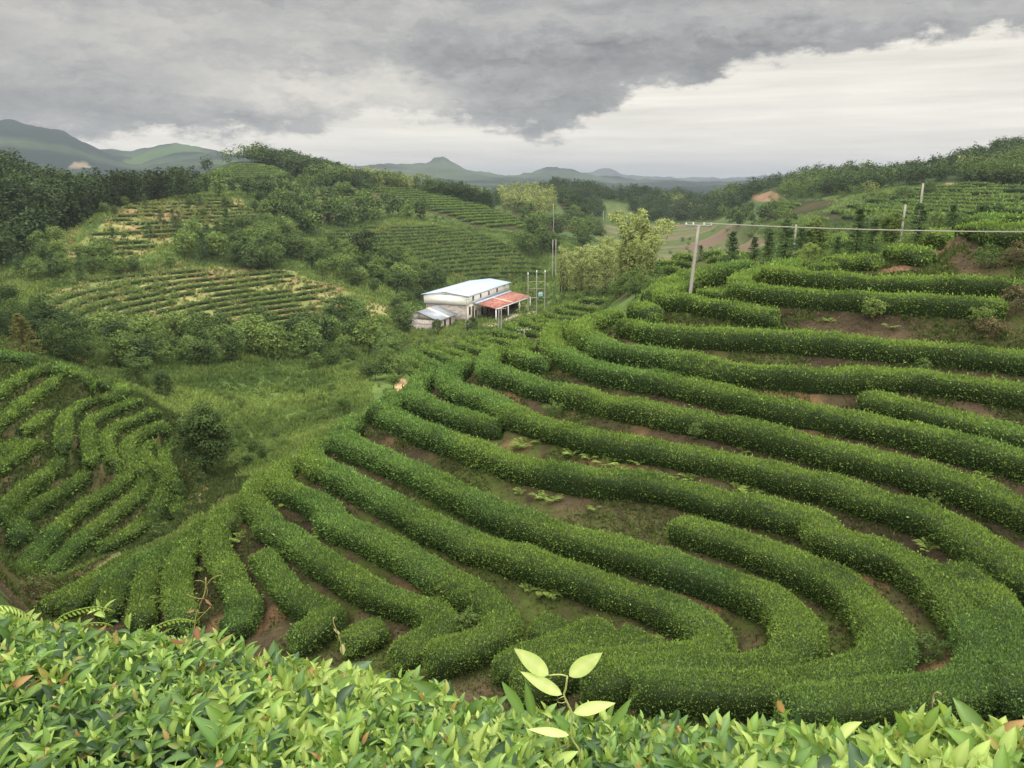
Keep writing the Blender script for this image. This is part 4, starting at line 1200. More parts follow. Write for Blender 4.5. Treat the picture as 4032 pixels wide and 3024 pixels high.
# --- trees and saplings that stand out one by one: x, top y, distance, kind, lod, base, tip, width, name, label, category
SINGLE = [
 (428, 858, 69, 'broad', 'close', DARKT, MIDT * .8, .29, 'broadleaf_tree', 'large dense dark tree standing in the gully beside the left tea spur', 'tree'),
 (290, 762, 102, 'bush', 'near', DARKT, MIDT * .9, .40, 'broadleaf_tree', 'big round dark tree rising behind the skyline of the left tea spur', 'tree'),
 (346, 800, 98, 'cypress', 'near', DARKT, DARKT * 1.3, .34, 'conifer', 'small dark pointed tree just right of the round tree behind the left spur', 'tree'),
 (742, 850, 88, 'broad', 'near', MIDT * .8, MIDT * 1.1, .46, 'broadleaf_tree', 'mid-green tree rising over the ridge edge above the grassy valley', 'tree'),
 (700, 880, 86, 'bush', 'near', MIDT, MIDT * 1.2, .44, 'shrub', 'leafy bush just left of the tree on the ridge edge', 'shrub'),
 (836, 748, 108, 'broad', 'near', MIDT * .8, MIDT * 1.15, .30, 'broadleaf_tree', 'slender leafy tree at the upper end of the clay path by the low spur', 'tree'),
 (748, 772, 116, 'bush', 'near', MIDT, PALET * .8, .56, 'shrub', 'wide pale-green bush at the top of the grassy valley', 'shrub'),
 (600, 818, 114, 'bush', 'mid', DARKT, MIDT, .6, 'shrub', 'low dark bush in the middle of the grassy valley', 'shrub'),
 (545, 828, 110, 'bush', 'mid', MIDT * .8, MIDT, .5, 'shrub', 'low mid-green bush left of the dark one in the grassy valley', 'shrub'),
 (512, 1010, 74, 'bush', 'near', DARKT, MIDT * .8, .45, 'shrub', 'dark bush at the mouth of the gully right of the big tree', 'shrub'),
 (432, 1045, 66, 'bush', 'mid', DARKT, MIDT * .8, .42, 'shrub', 'small dark bush on the grassy path below the big tree', 'shrub'),
 (790, 485, 232, 'pine', 'mid', DARKT * .62, DARKT * .85, .46, 'broadleaf_tree', 'very dark broad tree on the slope left above the factory', 'tree'),
 (945, 690, 163, 'cypress', 'mid', DARKT * 1.1, MIDT * .7, .48, 'conifer', 'round dark bush tree before the stone shed wall', 'tree'),
 (1019, 686, 166, 'cypress', 'mid', DARKT * .8, DARKT, .50, 'conifer', 'egg-shaped dark tree at the corner between shed and canopy', 'tree'),
 (968, 722, 158, 'bush', 'mid', DARKT, MIDT * .7, .5, 'shrub', 'dark bush in front of the stone shed, right of the round tree', 'shrub'),
 (863, 655, 172, 'broad', 'mid', DARKT, MIDT * .8, .42, 'broadleaf_tree', 'dark tree left of the stone shed', 'tree'),
 (1130, 655, 166, 'fir', 'mid', PALET * .8, PALET, .40, 'conifer', 'pale feathery tree at the right end of the red canopy', 'tree'),
 (1085, 690, 162, 'bush', 'mid', FIRC, MIDT, .42, 'shrub', 'small fir-like bush in the factory yard beside the canopy posts', 'shrub'),
 (1380, 522, 150, 'fir', 'near', FIRC * .8, FIRC * 1.2, .26, 'conifer', 'tall dark fir at the right end of the bamboo grove', 'tree'),
 (1404, 540, 150, 'fir', 'near', FIRC * .8, FIRC * 1.2, .28, 'conifer', 'second dark fir, just right of the tallest one by the bamboo', 'tree'),
 (1357, 556, 146, 'fir', 'mid', FIRC * .8, FIRC * 1.2, .30, 'conifer', 'short dark fir left of the two tall ones by the bamboo', 'tree'),
 (1514, 530, 132, 'fir', 'mid', FIRC * .8, FIRC * 1.2, .30, 'conifer', 'little fir just right of the leaning pole', 'tree'),
 (1585, 500, 112, 'fir', 'near', FIRC * .8, FIRC * 1.3, .24, 'conifer', 'spindly fir with thin top, standing alone right of the leaning pole', 'tree'),
 (1632, 512, 108, 'fir', 'near', FIRC * .8, FIRC * 1.2, .26, 'conifer', 'dark fir, next after the spindly one to the right', 'tree'),
 (1664, 502, 106, 'fir', 'near', FIRC * .8, FIRC * 1.2, .27, 'conifer', 'dark fir left of the tall bushy fir in the sapling group', 'tree'),
 (1701, 474, 100, 'fir', 'near', FIRC, FIRC * 1.5, .30, 'conifer', 'tall bushy fir in the middle of the sapling group, before a pole', 'tree'),
 (1733, 488, 98, 'fir', 'near', FIRC * .9, FIRC * 1.4, .28, 'conifer', 'fir just right of the tall bushy one in the sapling group', 'tree'),
 (1766, 466, 100, 'broad', 'near', MIDT * .8, PALET * .7, .30, 'broadleaf_tree', 'light-green sapling behind the fir group', 'tree'),
 (1748, 520, 90, 'bush', 'near', PALET * .8, PALET, .46, 'shrub', 'bright yellow-green bush at the foot of the fir group', 'shrub'),
 (1811, 512, 94, 'fir', 'near', FIRC * .8, FIRC * 1.2, .28, 'conifer', 'short dark fir right of the yellow-green bush', 'tree'),
 (1858, 450, 88, 'fir', 'near', FIRC * .9, FIRC * 1.4, .24, 'conifer', 'tall thin fir whose stem crosses the overhead cable, leftmost on the crest', 'tree'),
 (1890, 474, 80, 'fir', 'near', FIRC * .9, FIRC * 1.4, .30, 'conifer', 'fir below the cable beside the tall thin one', 'tree'),
 (1931, 452, 88, 'broad', 'near', MIDT * .8, PALET * .6, .28, 'broadleaf_tree', 'leafy round-topped sapling on the crest between two firs', 'tree'),
 (1990, 440, 78, 'fir', 'near', FIRC * .9, FIRC * 1.3, .26, 'conifer', 'tallest fir on the crest, standing before a concrete pole', 'tree'),
 (2061, 442, 80, 'fir', 'near', FIRC * .95, FIRC * 1.4, .30, 'conifer', 'bushy fir on the crest, second from the right edge group', 'tree'),
 (2124, 439, 128, 'cypress', 'mid', DARKT, DARKT * 1.3, .26, 'conifer', 'dark pointed tree near the right edge before the far terraces', 'tree'),
 (2159, 442, 128, 'cypress', 'mid', DARKT, DARKT * 1.3, .26, 'conifer', 'dark pointed tree nearest the right edge before the far terraces', 'tree'),
 (1476, 575, 118, 'bush', 'mid', OLIVE, PALET * .9, .5, 'shrub', 'yellowish bush behind the leaning pole', 'shrub'),
 (1668, 440, 335, 'bush', 'mid', DARKT * .7, DARKT, .66, 'broadleaf_tree', 'round dark tree alone on the far terraces below the clay heap', 'tree'),
 (2008, 388, 300, 'broad', 'mid', DARKT, MIDT * .8, .5, 'broadleaf_tree', 'broad dark tree behind the concrete pole on the far right terraces', 'tree'),
 (1960, 402, 292, 'bush', 'mid', DARKT * .8, DARKT * 1.1, .7, 'shrub', 'low dark bush left of the broad tree on the far right terraces', 'shrub'),
 (30, 660, 108, 'pine', 'near', DARKT * .7, DARKT, .62, 'pine_tree', 'broad dark pine behind the rusty conifer at the left edge', 'tree'),
 (120, 690, 104, 'broad', 'near', DARKT * .8, MIDT * .7, .62, 'broadleaf_tree', 'wide dark tree under the sombre pines at the left edge', 'tree'),
 (170, 720, 106, 'bush', 'near', DARKT, MIDT * .8, .6, 'shrub', 'dark shrub closing the row of pines at the left edge', 'shrub'),
 (-20, 600, 130, 'pine', 'near', DARKT * .7, DARKT, .6, 'pine_tree', 'tall dark pine half outside the left edge', 'tree'),
 (40, 678, 100, 'fir', 'near', OLIVE, OLIVE * 1.5, .42, 'conifer', 'rusty yellow-green conifer at the left edge behind the tea spur', 'tree'),
 (100, 640, 112, 'pine', 'near', DARKT * .6, DARKT * .8, .50, 'pine_tree', 'tall sombre pine right of the rusty conifer at the left edge', 'tree'),
 (128, 668, 108, 'pine', 'near', DARKT * .65, DARKT * .9, .52, 'pine_tree', 'sombre pine further right beside the tallest one at the left edge', 'tree'),
 (8, 640, 122, 'pine', 'near', DARKT * .8, MIDT * .8, .42, 'pine_tree', 'dark pine cut off by the left edge above the tea spur', 'tree'),
 (66, 632, 128, 'broad', 'near', DARKT, MIDT * .9, .42, 'broadleaf_tree', 'leafy tree between the pines at the left edge', 'tree'),
]
for i, (x, y, r, kind, lod, b, t, w, nm, lb, ct) in enumerate(SINGLE):
    p, h = by_top(x, y, r)
    plant(nm, p, min(h, 16), kind, i % 7, lod, b, t, lb, ct, None, w)


def sow(s, n, hmin, hmax, kinds, label, group, lod='far', seed=0, rmin=6.0, gap=6.0, cat='tree', names=None):
    """countable trees: feet spread over a patch of the photograph's ground, no two feet closer than gap overview pixels"""
    r = np.random.default_rng(seed)
    pl = poly(s)
    xs, ys = [q[0] for q in pl], [q[1] for q in pl]
    done = []
    tries = 0
    while len(done) < n and tries < n * 60:
        tries += 1
        u, v = r.uniform(min(xs), max(xs)), r.uniform(min(ys), max(ys))
        if not inside(np.array(u), np.array(v), pl) or any(abs(u - a) < gap * K and abs(v - b) < gap * K * .6 for a, b in done):
            continue
        done.append((u, v))
    mx = (min(xs) + max(xs)) / 2
    third = (max(xs) - min(xs)) / 3
    for u, v in done:
        kind, b, t, w, word = kinds[int(r.integers(0, len(kinds)))]
        p = at(u, v, rmin)
        h = r.uniform(hmin, hmax)
        part = 'left part' if u < min(xs) + third else 'right part' if u > max(xs) - third else 'middle'
        nm = {'fir': 'conifer', 'cypress': 'conifer', 'bamboo': 'bamboo_clump', 'bush': 'shrub', 'pine': 'pine_tree'}.get(kind, 'broadleaf_tree')
        c = {'bush': 'shrub', 'bamboo': 'bamboo'}.get(kind, 'tree')
        f = {'bush': .75}.get(kind, .92)
        plant(nm, p, h * f, kind, int(r.integers(0, 5)), lod, b, t, '%s, %s of %s' % (word, part, label), c, group, w)


DK = ('broad', DARKT, MIDT * .8, .40, 'dark round tree')
MD = ('broad', MIDT * .8, MIDT * 1.15, .42, 'mid-green leafy tree')
PL = ('broad', MIDT, PALET * .8, .42, 'light-green leafy tree')
PN = ('pine', DARKT * .8, DARKT * 1.1, .38, 'sombre pine-like tree')
BS = ('bush', MIDT * .7, MIDT * 1.1, .5, 'low leafy shrub')
BP = ('bush', MIDT, PALET * .75, .5, 'light-green shrub')
FR = ('fir', FIRC * .8, FIRC * 1.2, .32, 'pointed dark conifer')
BB = ('bamboo', BAMB * .75, BAMB, .38, 'pale feathery bamboo clump')
sow("160,760 290,728 500,724 690,712 850,672 900,702 880,755 700,785 560,790 300,800 180,790", 82, 3.4, 6.8, [DK, DK, MD, BS, PL, PN], 'the thicket above the grassy valley', 'trees of the valley thicket', 'mid', 1, 60, 13)
sow("860,720 990,735 1040,725 1010,760 900,770 860,760", 10, 1.8, 3.4, [BS, BP], 'the scrub below the stone shed', 'shrubs below the shed', 'mid', 2, 60, 12)
sow("395,490 640,488 650,560 600,590 500,585 400,560", 46, 5.0, 8.5, [DK, DK, MD, PL, FR], 'the wooded strip across the dry terraces', 'trees of the wooded strip', 'mid', 3, 150, 12)
sow("640,555 700,540 900,575 960,625 900,640 860,640 790,628 650,590", 34, 4.5, 7.5, [DK, MD, MD, PL], 'the wood on the slope left behind the factory', 'trees behind the factory', 'mid', 4, 150, 13)
sow("600,440 760,430 900,470 990,492 900,490 760,490 640,520 580,500", 44, 6.5, 10, [DK, DK, MD, PN], 'the wood under the striped tea slope', 'trees under the striped slope', 'far', 5, 150, 11)
sow("1110,500 1160,460 1240,470 1320,500 1320,520 1240,560 1120,560", 20, 7, 11, [DK, DK, MD], 'the dark wood right of the weedy tea slope', 'trees right of the weedy slope', 'mid', 6, 150, 12)
sow("1215,640 1250,600 1400,580 1420,600 1300,640", 24, 6.5, 12.5, [BB], 'the bamboo grove behind the pole frame', 'bamboo of the grove', 'near', 7, 60, 11)
sow("1230,655 1330,632 1420,618 1440,640 1350,650", 16, 2.2, 4.2, [BS, DK, MD], 'the belt of bushes before the bamboo grove', 'bushes before the grove', 'mid', 8, 60, 12)
sow("150,510 260,440 440,440 520,455 430,490 200,560 120,570", 17, 2.6, 5.0, [PL, MD, FR, DK], 'the scattered trees on the upper dry terraces', 'trees on the upper dry terraces', 'mid', 9, 150, 16)
sow("20,560 130,520 160,560 330,575 420,570 300,600 100,620 20,610", 24, 3.5, 6, [PL, MD, DK, FR], 'the scattered trees along the clay track', 'trees along the clay track', 'mid', 10, 120, 14)
sow("330,410 470,395 640,405 640,440 450,430 330,430", 26, 5, 9, [DK, PN, MD], 'the row of trees under the terraced knoll', 'trees under the knoll', 'far', 11, 200, 11)
sow("1580,480 1700,470 1760,500 1850,495 1990,488 2212,480 2212,500 1800,520 1620,520", 30, 3, 5.5, [BS, MD, DK, BP], 'the scrub behind the near crest', 'scrub behind the crest', 'mid', 12, 130, 13)
sow("1560,490 1600,460 1680,455 1640,485 1600,500", 12, 4, 7, [DK, MD], 'the bushes beside the far paddies', 'bushes by the paddies', 'far', 13, 250, 10)
sow("440,640 560,625 640,650 760,690 560,700 430,690 300,660 200,680 190,640 330,625", 26, 1.4, 2.6, [BS, BP], 'the weedy banks of the broad dry terraces', 'shrubs on the dry terraces', 'far', 14, 100, 14)
sow("700,590 880,610 1000,625 880,665 800,640", 12, 3.5, 5.5, [MD, DK], 'the trees at the edge of the broad dry terraces', 'trees at the terrace edge', 'mid', 15, 100, 14)
sow("440,860 520,830 640,800 780,790 850,800 840,850 720,870 600,930 520,990 470,960", 30, .7, 1.9, [BS, BP, BS, MD], 'the grassy valley', 'shrubs of the grassy valley', 'mid', 16, 60, 14)
sow("640,800 700,775 790,765 860,770 872,830 845,850 760,815", 14, 2.4, 4.4, [DK, DK, MD], 'the valley head below the low spur', 'trees of the valley head', 'mid', 18, 60, 14)
sow("500,1020 560,965 640,912 700,880 720,890 600,985 520,1040", 12, 1.0, 2.2, [BS, BP, DK], 'the foot of the near hill', 'shrubs at the foot of the near hill', 'mid', 19, 60, 14)
sow("520,412 660,412 680,470 560,482", 16, 4, 7, [DK, MD, PN], 'the gap right of the upper dry terraces', 'trees beside the upper terraces', 'far', 21, 200, 11)
sow("640,374 720,382 800,398 800,422 700,432 650,412", 20, 4.5, 7.5, [DK, MD, PN], 'the slope right of the knoll', 'trees right of the knoll', 'far', 22, 250, 11)
sow("60,570 200,560 320,580 200,604 60,640", 14, 2.5, 4.5, [DK, MD, BS], 'the hedge line over the broad terraces', 'trees over the broad terraces', 'mid', 23, 120, 14)
sow("860,640 900,655 905,700 870,720 850,690", 7, 3.0, 4.6, [DK, DK, MD], 'the trees left of the factory', 'trees left of the factory', 'mid', 20, 120, 12)
sow("1320,500 1580,500 1620,560 1340,580", 22, 1.2, 2.8, [BS, BS, BP], 'the far paddies', 'shrubs of the paddies', 'far', 17, 240, 12)


# ------------------------------------------------------------------ far woods that read as one mass
def forest(name, s, n, hmin, hmax, kinds, seed, r0, leaves=190, ls=.095):
    r = np.random.default_rng(seed)
    pl = poly(s)
    xs, ys = [q[0] for q in pl], [q[1] for q in pl]
    var = []
    for k, (kind, b, t, w) in enumerate(kinds):
        for v in range(3):
            cr, _ = tree_parts(kind, seed * 31 + k * 7 + v, leaves, ls, b, t, w)
            var.append(cr)
    parts = []
    m = 0
    tries = 0
    while m < n and tries < n * 40:
        tries += 1
        u, v = r.uniform(min(xs), max(xs)), r.uniform(min(ys), max(ys))
        if not inside(np.array(u), np.array(v), pl):
            continue
        p = at(u, v, r0)
        if np.hypot(p[0], p[1]) > 1000:
            continue
        patch = fbm(p[0] / 38 + 5, p[1] / 38, seed, 2)
        k = int(np.clip((patch - .36) / .28 + r.normal(0, .16), 0, .999) * len(kinds)) * 3 + int(r.integers(0, 3))
        V, F, C = var[k]
        h = r.uniform(hmin, hmax)
        a = r.random() * 6.28
        c_, s_ = math.cos(a), math.sin(a)
        W = np.stack([V[:, 0] * c_ - V[:, 1] * s_, V[:, 0] * s_ + V[:, 1] * c_, V[:, 2]], 1) * h + p - [0, 0, .4]
        parts.append((W, F, C * r.uniform(.8, 1.2)))
        m += 1
    V, F, C = cat_mesh(parts)
    o = mesh_obj(name, V, F, M_TREE, C)
    o['kind'] = 'stuff'
    return o


FD = ('pine', DARKT * .55, DARKT * .9, .40)
FD2 = ('broad', DARKT * .65, DARKT * 1.25, .42)
FM = ('broad', MIDT * .6, MIDT * .85, .44)
FB = ('bamboo', BAMB * .6, BAMB * .85, .40)
FF2 = ('fir', DARKT * .5, DARKT * .8, .36)
FF = ('fir', FIRC * .7, FIRC, .34)
forest('pine_wood', "-60,345 0,366 60,396 120,416 200,417 340,416 430,406 400,438 330,436 270,448 200,468 130,505 60,550 0,585 -60,590", 620, 6.5, 11, [FD, FD2, FD, FF2], 1, 200)
forest('crown_wood', "350,419 400,395 450,373 500,353 560,347 620,355 680,373 740,381 760,402 700,404 650,388 600,364 520,347 450,372 400,396", 330, 6.5, 10.5, [FD2, FD, FD, FM], 2, 380)
forest('bamboo_wood', "680,373 740,381 800,389 880,403 960,421 1060,436 1060,444 940,424 860,408 800,410 740,406 700,396", 300, 5.5, 8.5, [FB, FB, FM, FD2], 3, 380)
forest('conifer_wood', "950,412 1040,428 1080,438 1060,452 1000,440", 70, 5.5, 8.5, [FF, FD], 4, 380)
forest('bamboo_thicket', "1075,428 1140,417 1196,427 1200,470 1120,464 1080,452", 110, 6, 9, [FB, FB, FD2], 5, 380)
forest('dark_wood', "1150,413 1200,403 1260,409 1330,418 1400,425 1480,427 1530,435 1570,450 1560,480 1480,484 1400,482 1372,462 1350,438 1290,440 1306,476 1260,474 1210,440", 420, 6.5, 10, [FD, FD2, FD, FD2], 6, 420)
forest('bamboo_patch', "1425,434 1500,434 1515,472 1440,468", 26, 6, 9, [FB, FM], 8, 420)
forest('hill_wood', "1530,427 1600,413 1680,399 1750,386 1800,383 1870,376 1950,376 2030,371 2090,348 2150,333 2212,321 2330,302 2330,404 2140,402 2050,390 1960,404 1880,416 1770,428 1690,432 1670,412 1630,424 1600,450 1560,474", 900, 5.5, 8.6, [FD2, FD, FD2, FM], 7, 300)
forest('pale_thicket', "2035,364 2100,352 2105,388 2050,392", 18, 5, 8, [FB, FM], 9, 300)
forest('pale_scrub', "1640,444 1700,432 1800,420 1900,414 1900,420 1760,438", 26, 3, 5, [FB, FM], 10, 300)


# ------------------------------------------------------------------ grass of the valley and weeds of the banks (nobody could count them)
def tufts(name, pos, size, cols, seed, blades=7, lean=.5, wide=.16, mat=M_TREE):
    r = np.random.default_rng(seed)
    n = len(pos)
    b = np.repeat(pos, blades, 0) + np.c_[r.normal(0, .25, (n * blades, 2)) * np.repeat(size, blades)[:, None], np.zeros(n * blades)]
    d = unit(np.c_[r.normal(0, lean, (n * blades, 2)), np.ones(n * blades)])
    nn = unit(np.cross(d, r.normal(0, 1, (n * blades, 3))))
    L = np.repeat(size, blades) * r.uniform(.6, 1.3, n * blades)
    C = np.repeat(cols, blades, 0) * r.uniform(.75, 1.25, (n * blades, 1))
    V, F, Cc = leaf_cards(b, d, nn, L, L * wide, C)
    o = mesh_obj(name, V, F, mat, Cc)
    o['kind'] = 'stuff'
    return o


def spots(mask, n, seed, power=1.0):
    """random ground points in a mask, spread evenly over the photograph rather than over the ground"""
    r = np.random.default_rng(seed)
    ia, ir = np.where(mask)
    w = np.gradient(RG)[ir] * RG[ir] / RG[ir] ** power
    k = r.choice(len(ia), n, p=w / w.sum())
    a = AZG[ia[k]] + r.normal(0, .0012, n)
    rr = RG[ir[k]] * (1 + r.normal(0, .004, n))
    x, y = rr * np.sin(a), rr * np.cos(a)
    return np.c_[x, y, ground_z(x, y) - .02]


DRYZ = (area("70,640 200,606 420,584 620,588 780,642 850,662 820,690 700,703 500,713 280,720 150,722", 140, 230) | area("200,500 270,442 420,430 520,434 560,470 430,500 300,555 135,560", 200, 330)
        | area("780,408 860,400 940,408 1010,428 1090,458 1170,488 1140,500 1030,494 950,466 850,440", 300, 430) | area("440,378 520,347 610,364 650,392 560,396", 380, 460)
        | area("1740,486 1760,468 1880,430 2045,394 2260,404 2260,466 2050,482 1900,484", 190, 365) | area("1630,446 1760,430 1810,432 1790,452 1650,484", 280, 430)
        | area("1300,486 1600,484 1660,520 1640,572 1320,592 1290,560", 240, 560))
vm = (RR > 34) & (RR < 340) & (np.abs(AA) < math.radians(36)) & (NEAR['main'] < .05) & (NEAR['left'] < .05) & (NEAR['mid'] < .05) & ~DRYZ & ~((AA > math.radians(-10)) & (AA < math.radians(14)) & (RR > 40) & (RR < 122))
sp_ = spots(vm, 90000, 5, 1.9)
gcol = lerp(c3(.07, .11, .03), c3(.19, .25, .065), (fbm(sp_[:, 0] / 7, sp_[:, 1] / 7, 121, 4) - .3) * 2.2)
tufts('valley_grass', sp_, np.clip(np.hypot(sp_[:, 0], sp_[:, 1]) * .0055, .3, .9) * (.5 + fbm(sp_[:, 0] / 5, sp_[:, 1] / 5, 131, 3)), gcol, 6, 6, .6, .22)
nm = (NEAR['main'] > .35) & (RR > 14) & (RR < 75)
sp_ = spots(nm, 120000, 7, .8)
keep = fbm(sp_[:, 0] / 2.4, sp_[:, 1] / 2.4, 141, 3) + .14 * rng.random(len(sp_)) > .57
sp_ = sp_[keep]
gcol = lerp(c3(.035, .055, .014), c3(.10, .13, .035), rng.random(len(sp_)))
tufts('bank_weeds', sp_, np.clip(np.hypot(sp_[:, 0], sp_[:, 1]) * .0042, .09, .3), gcol, 8, 5, .7, .3)
nm = (NEAR['main'] > .35) & (RR > 13) & (RR < 75)
sp_ = spots(nm, 90000, 71, .8)
lc = lerp(c3(.03, .02, .012), c3(.19, .12, .06), rng.random(len(sp_)) ** 2)
ld = unit(np.c_[rng.normal(0, 1, (len(sp_), 2)), rng.normal(0, .25, len(sp_))])
ll = np.clip(np.hypot(sp_[:, 0], sp_[:, 1]) * .0028, .06, .2)
lV, lF, lC = leaf_cards(sp_ + [0, 0, .03], ld, unit(np.c_[rng.normal(0, .4, (len(sp_), 2)), np.ones(len(sp_))]), ll, ll * .5, lc)
litter = mesh_obj('leaf_litter', lV, lF, M_TREE, lC)
litter['kind'] = 'stuff'
nm = (NEAR['left'] > .3) & (RR < 95)
sp_ = spots(nm, 26000, 9, 1.0)
gcol = lerp(c3(.035, .058, .016), c3(.09, .115, .034), rng.random(len(sp_)))
tufts('spur_weeds', sp_, np.clip(np.hypot(sp_[:, 0], sp_[:, 1]) * .0042, .15, .4), gcol, 10, 5, .7, .28)
tm = (area("70,640 200,606 420,584 620,588 780,642 850,662 820,690 700,703 500,713 280,720 150,722", 140, 230) | area("200,500 270,442 420,430 520,434 560,470 430,500 300,555 135,560", 200, 330)
      | area("650,542 700,508 800,493 900,487 1030,502 1130,547 1190,602 1090,616 960,600 900,592 720,587", 215, 325) | area("60,590 400,560 420,590 100,640", 150, 260))
sp_ = spots(tm, 3800, 11, 1.3)
gcol = lerp(c3(.08, .12, .03), c3(.24, .22, .09), fbm(sp_[:, 0] / 9, sp_[:, 1] / 9, 151, 3) * 1.2 - .2)
tufts('terrace_scrub', sp_, np.clip(np.hypot(sp_[:, 0], sp_[:, 1]) * .0038, .5, 1.2), gcol, 12, 6, .7, .5)


def fern(name, pos, size, col, seed, label=None, group=None, fronds=11):
    """a clump of arching fronds with paired leaflets"""
    r = np.random.default_rng(seed)
    parts = []
    for k in range(fronds):
        a = r.random() * 6.283
        L = size * r.uniform(.45, 1.35)
        t = np.linspace(.12, 1, 12)
        off = np.array([*r.normal(0, size * .12, 2), 0])
        reach = L * .8 * t
        x, y = np.cos(a) * reach, np.sin(a) * reach
        z = L * (1.25 * t - .95 * t * t) + .02
        p = np.stack([x, y, z], 1) + off
        d = unit(np.gradient(p, axis=0))
        side = np.array([-math.sin(a), math.cos(a), 0])
        for sg in (-1, 1):
            dr = unit(d * .5 + side * sg + np.array([0, 0, -.25]))
            w = L * .26 * np.sin(np.pi * (t * .86 + .1))
            parts.append(leaf_cards(p, dr, np.broadcast_to(unit(np.array([0, 0, 1.]) + r.normal(0, .2, 3)), dr.shape), w, w * .26, col * r.uniform(.8, 1.2, (12, 1))))
    V, F, C = cat_mesh(parts)
    o = mesh_obj(name, V, F, M_TREE, C, loc=pos)
    if label:
        tag(o, label, 'fern', group)
    return o


FERNC = c3(.17, .24, .05)
FERNS = [("J 1205,735", .75, "largest pale fern clump on the bare slope under the dark bluish tea stub"),
         ("J 1160,760", .5, "small pale fern left of the largest clump under the dark tea stub"),
         ("J 1500,800", .6, "pale fern on the brown bank right of the largest clump"), ("J 1620,830", .6, "pale fern further right along the brown bank above the longest row"),
         ("J 1720,880", .7, "wide pale fern hanging over the longest tea row"), ("J 1800,900", .55, "pale fern next to the wide one over the longest tea row"),
         ("J 1910,865", .45, "small star-like fern on the bank in the middle of the slope"), ("J 1300,1075", .55, "bright fern below the longest row, in the middle of the slope"),
         ("J 1390,1080", .5, "bright fern just right of another below the longest row"), ("J 1180,1045", .4, "small round fern at the head of the bank below the longest row"),
         ("J 1640,1135", .4, "dark little fern on the bank by the blunt-ended hook"), ("J 530,1360", .3, "tiny bright fern low on the slope between two rows"),
         ("B 700,600", .55, "pale fern tuft under the row at the left nose, upper one"), ("B 430,800", .6, "pale fern tuft between two rows at the left nose, lower one"),
         ("B 500,900", .5, "pale fern tuft low between two rows at the left nose"), ("B 110,1170", .55, "feathery fern by the steep row at the left nose"),
         ("B 800,1160", .45, "bright fern beside the dark soil pocket at the left nose"), ("D 300,400", .5, "pale fern tuft in the bowl above the upright tea clump"),
         ("D 350,395", .45, "second pale fern tuft in the bowl, right beside the first"), ("D 230,385", .4, "pale fern tuft in the bowl, left of the pair"),
         ("H 60,930", .6, "fern fringe over the longest row, left end of the right half"), ("H 170,940", .55, "fern fringe over the longest row, next one to the right"),
         ("H 480,1000", .6, "spreading fern over the longest row below a long straight row"), ("H 560,1020", .5, "spreading fern, right neighbour over the longest row"),
         ("E 840,80", .5, "fern standing between two rows near the right edge"), ("H 510,760", .4, "small fern on the bank of the upper right slope"),
         ("H 1950,910", .45, "small fern on the bank close to the right edge"), ("I 1000,1250", .45, "yellow-green fern on the bare bank under the upper rows"),
         ("I 1365,1295", .55, "flat fern on the bare bank right of the yellow-green one"), ("A 1860,300", .5, "fern in the dark gap at the left nose"),
         ("A 1190,830", .5, "fern filling the dark gap behind the dry shoot"), ("A 1520,560", .45, "fern in the dark gap beside the dry shoot's tip")]
for i, (s, size, lb) in enumerate(FERNS):
    q = px(s)[0]
    fern('fern', at(q[0], q[1], 12), size, FERNC * (.75 + .35 * ((i * 7) % 5) / 5), 500 + i, lb, 'ferns on the tea banks')
WEEDP = [("I 1262,1240", 1.3, 'broad', MIDT * .9, PALET, "leafy young shrub growing on the bare bank before the upper rows"), ("I 1900,1270", 1.2, 'bush', MIDT, PALET, "green shrub on the bare bank near the right edge"),
         ("I 1950,1330", 1.3, 'bush', c3(.10, .085, .04), c3(.15, .11, .06), "reddish-brown dry shrub on the bank at the right"), ("I 2100,920", 1.8, 'bush', c3(.075, .075, .03), c3(.13, .10, .055), "brown dry thicket at the right edge under the crest"),
         ("I 1960,920", 1.5, 'bush', DARKT, MIDT, "dark green shrub left of the brown thicket"), ("I 2110,1190", 1.7, 'bush', c3(.075, .075, .03), c3(.13, .10, .055), "brown dry thicket where the second long row ends"),
         ("H 215,690", .9, 'broad', MIDT * .8, MIDT, "upright leafy weed standing between two rows in the upper slope"), ("J 1390,530", .9, 'bush', MIDT * .8, MIDT, "bluish leafy weed beside the break in the long row"),
         ("H 1690,1070", .6, 'bush', MIDT, MIDT * 1.2, "low leafy weed on the bank at the right"), ("E 830,560", .8, 'bush', DARKT, MIDT, "leafy weed in the gap of the bowl's bend"),
         ("C 1870,1000", .9, 'bush', MIDT * .8, MIDT * 1.1, "leafy bush in the bowl beneath the inner rows"), ("B 80,1080", .9, 'bush', MIDT * .7, MIDT, "grey-green weed at the left nose"),
         ("A 1330,90", 1.2, 'bush', MIDT * .8, MIDT, "bushy weed on the grassy path at the gully mouth"), ("A 1150,280", 1.4, 'bush', DARKT, MIDT, "dark weed thicket at the edge of the grassy path"),
         ("A 100,800", 1.3, 'bush', c3(.13, .10, .05), MIDT, "brownish thicket at the left edge over the foreground leaves"), ("H 1600,260", .7, 'bush', MIDT * .8, MIDT, "weed sprouting on top of the hooked row")]
for i, (s, h, kind, b, t, lb) in enumerate(WEEDP):
    q = px(s)[0]
    plant('shrub', at(q[0], q[1], 12), h, kind, i % 5, 'mid', b, t, lb, 'shrub', None, .5)


# ------------------------------------------------------------------ factory, shed, poles
ZB = -29.7
UV, WV, FO = c3(-.9428, .3333, 0), c3(.3333, .9428, 0), c3(-9.9, 180.0, ZB)


def FP(a, b, z):
    return FO + UV * a + WV * b + np.array([0, 0, z])


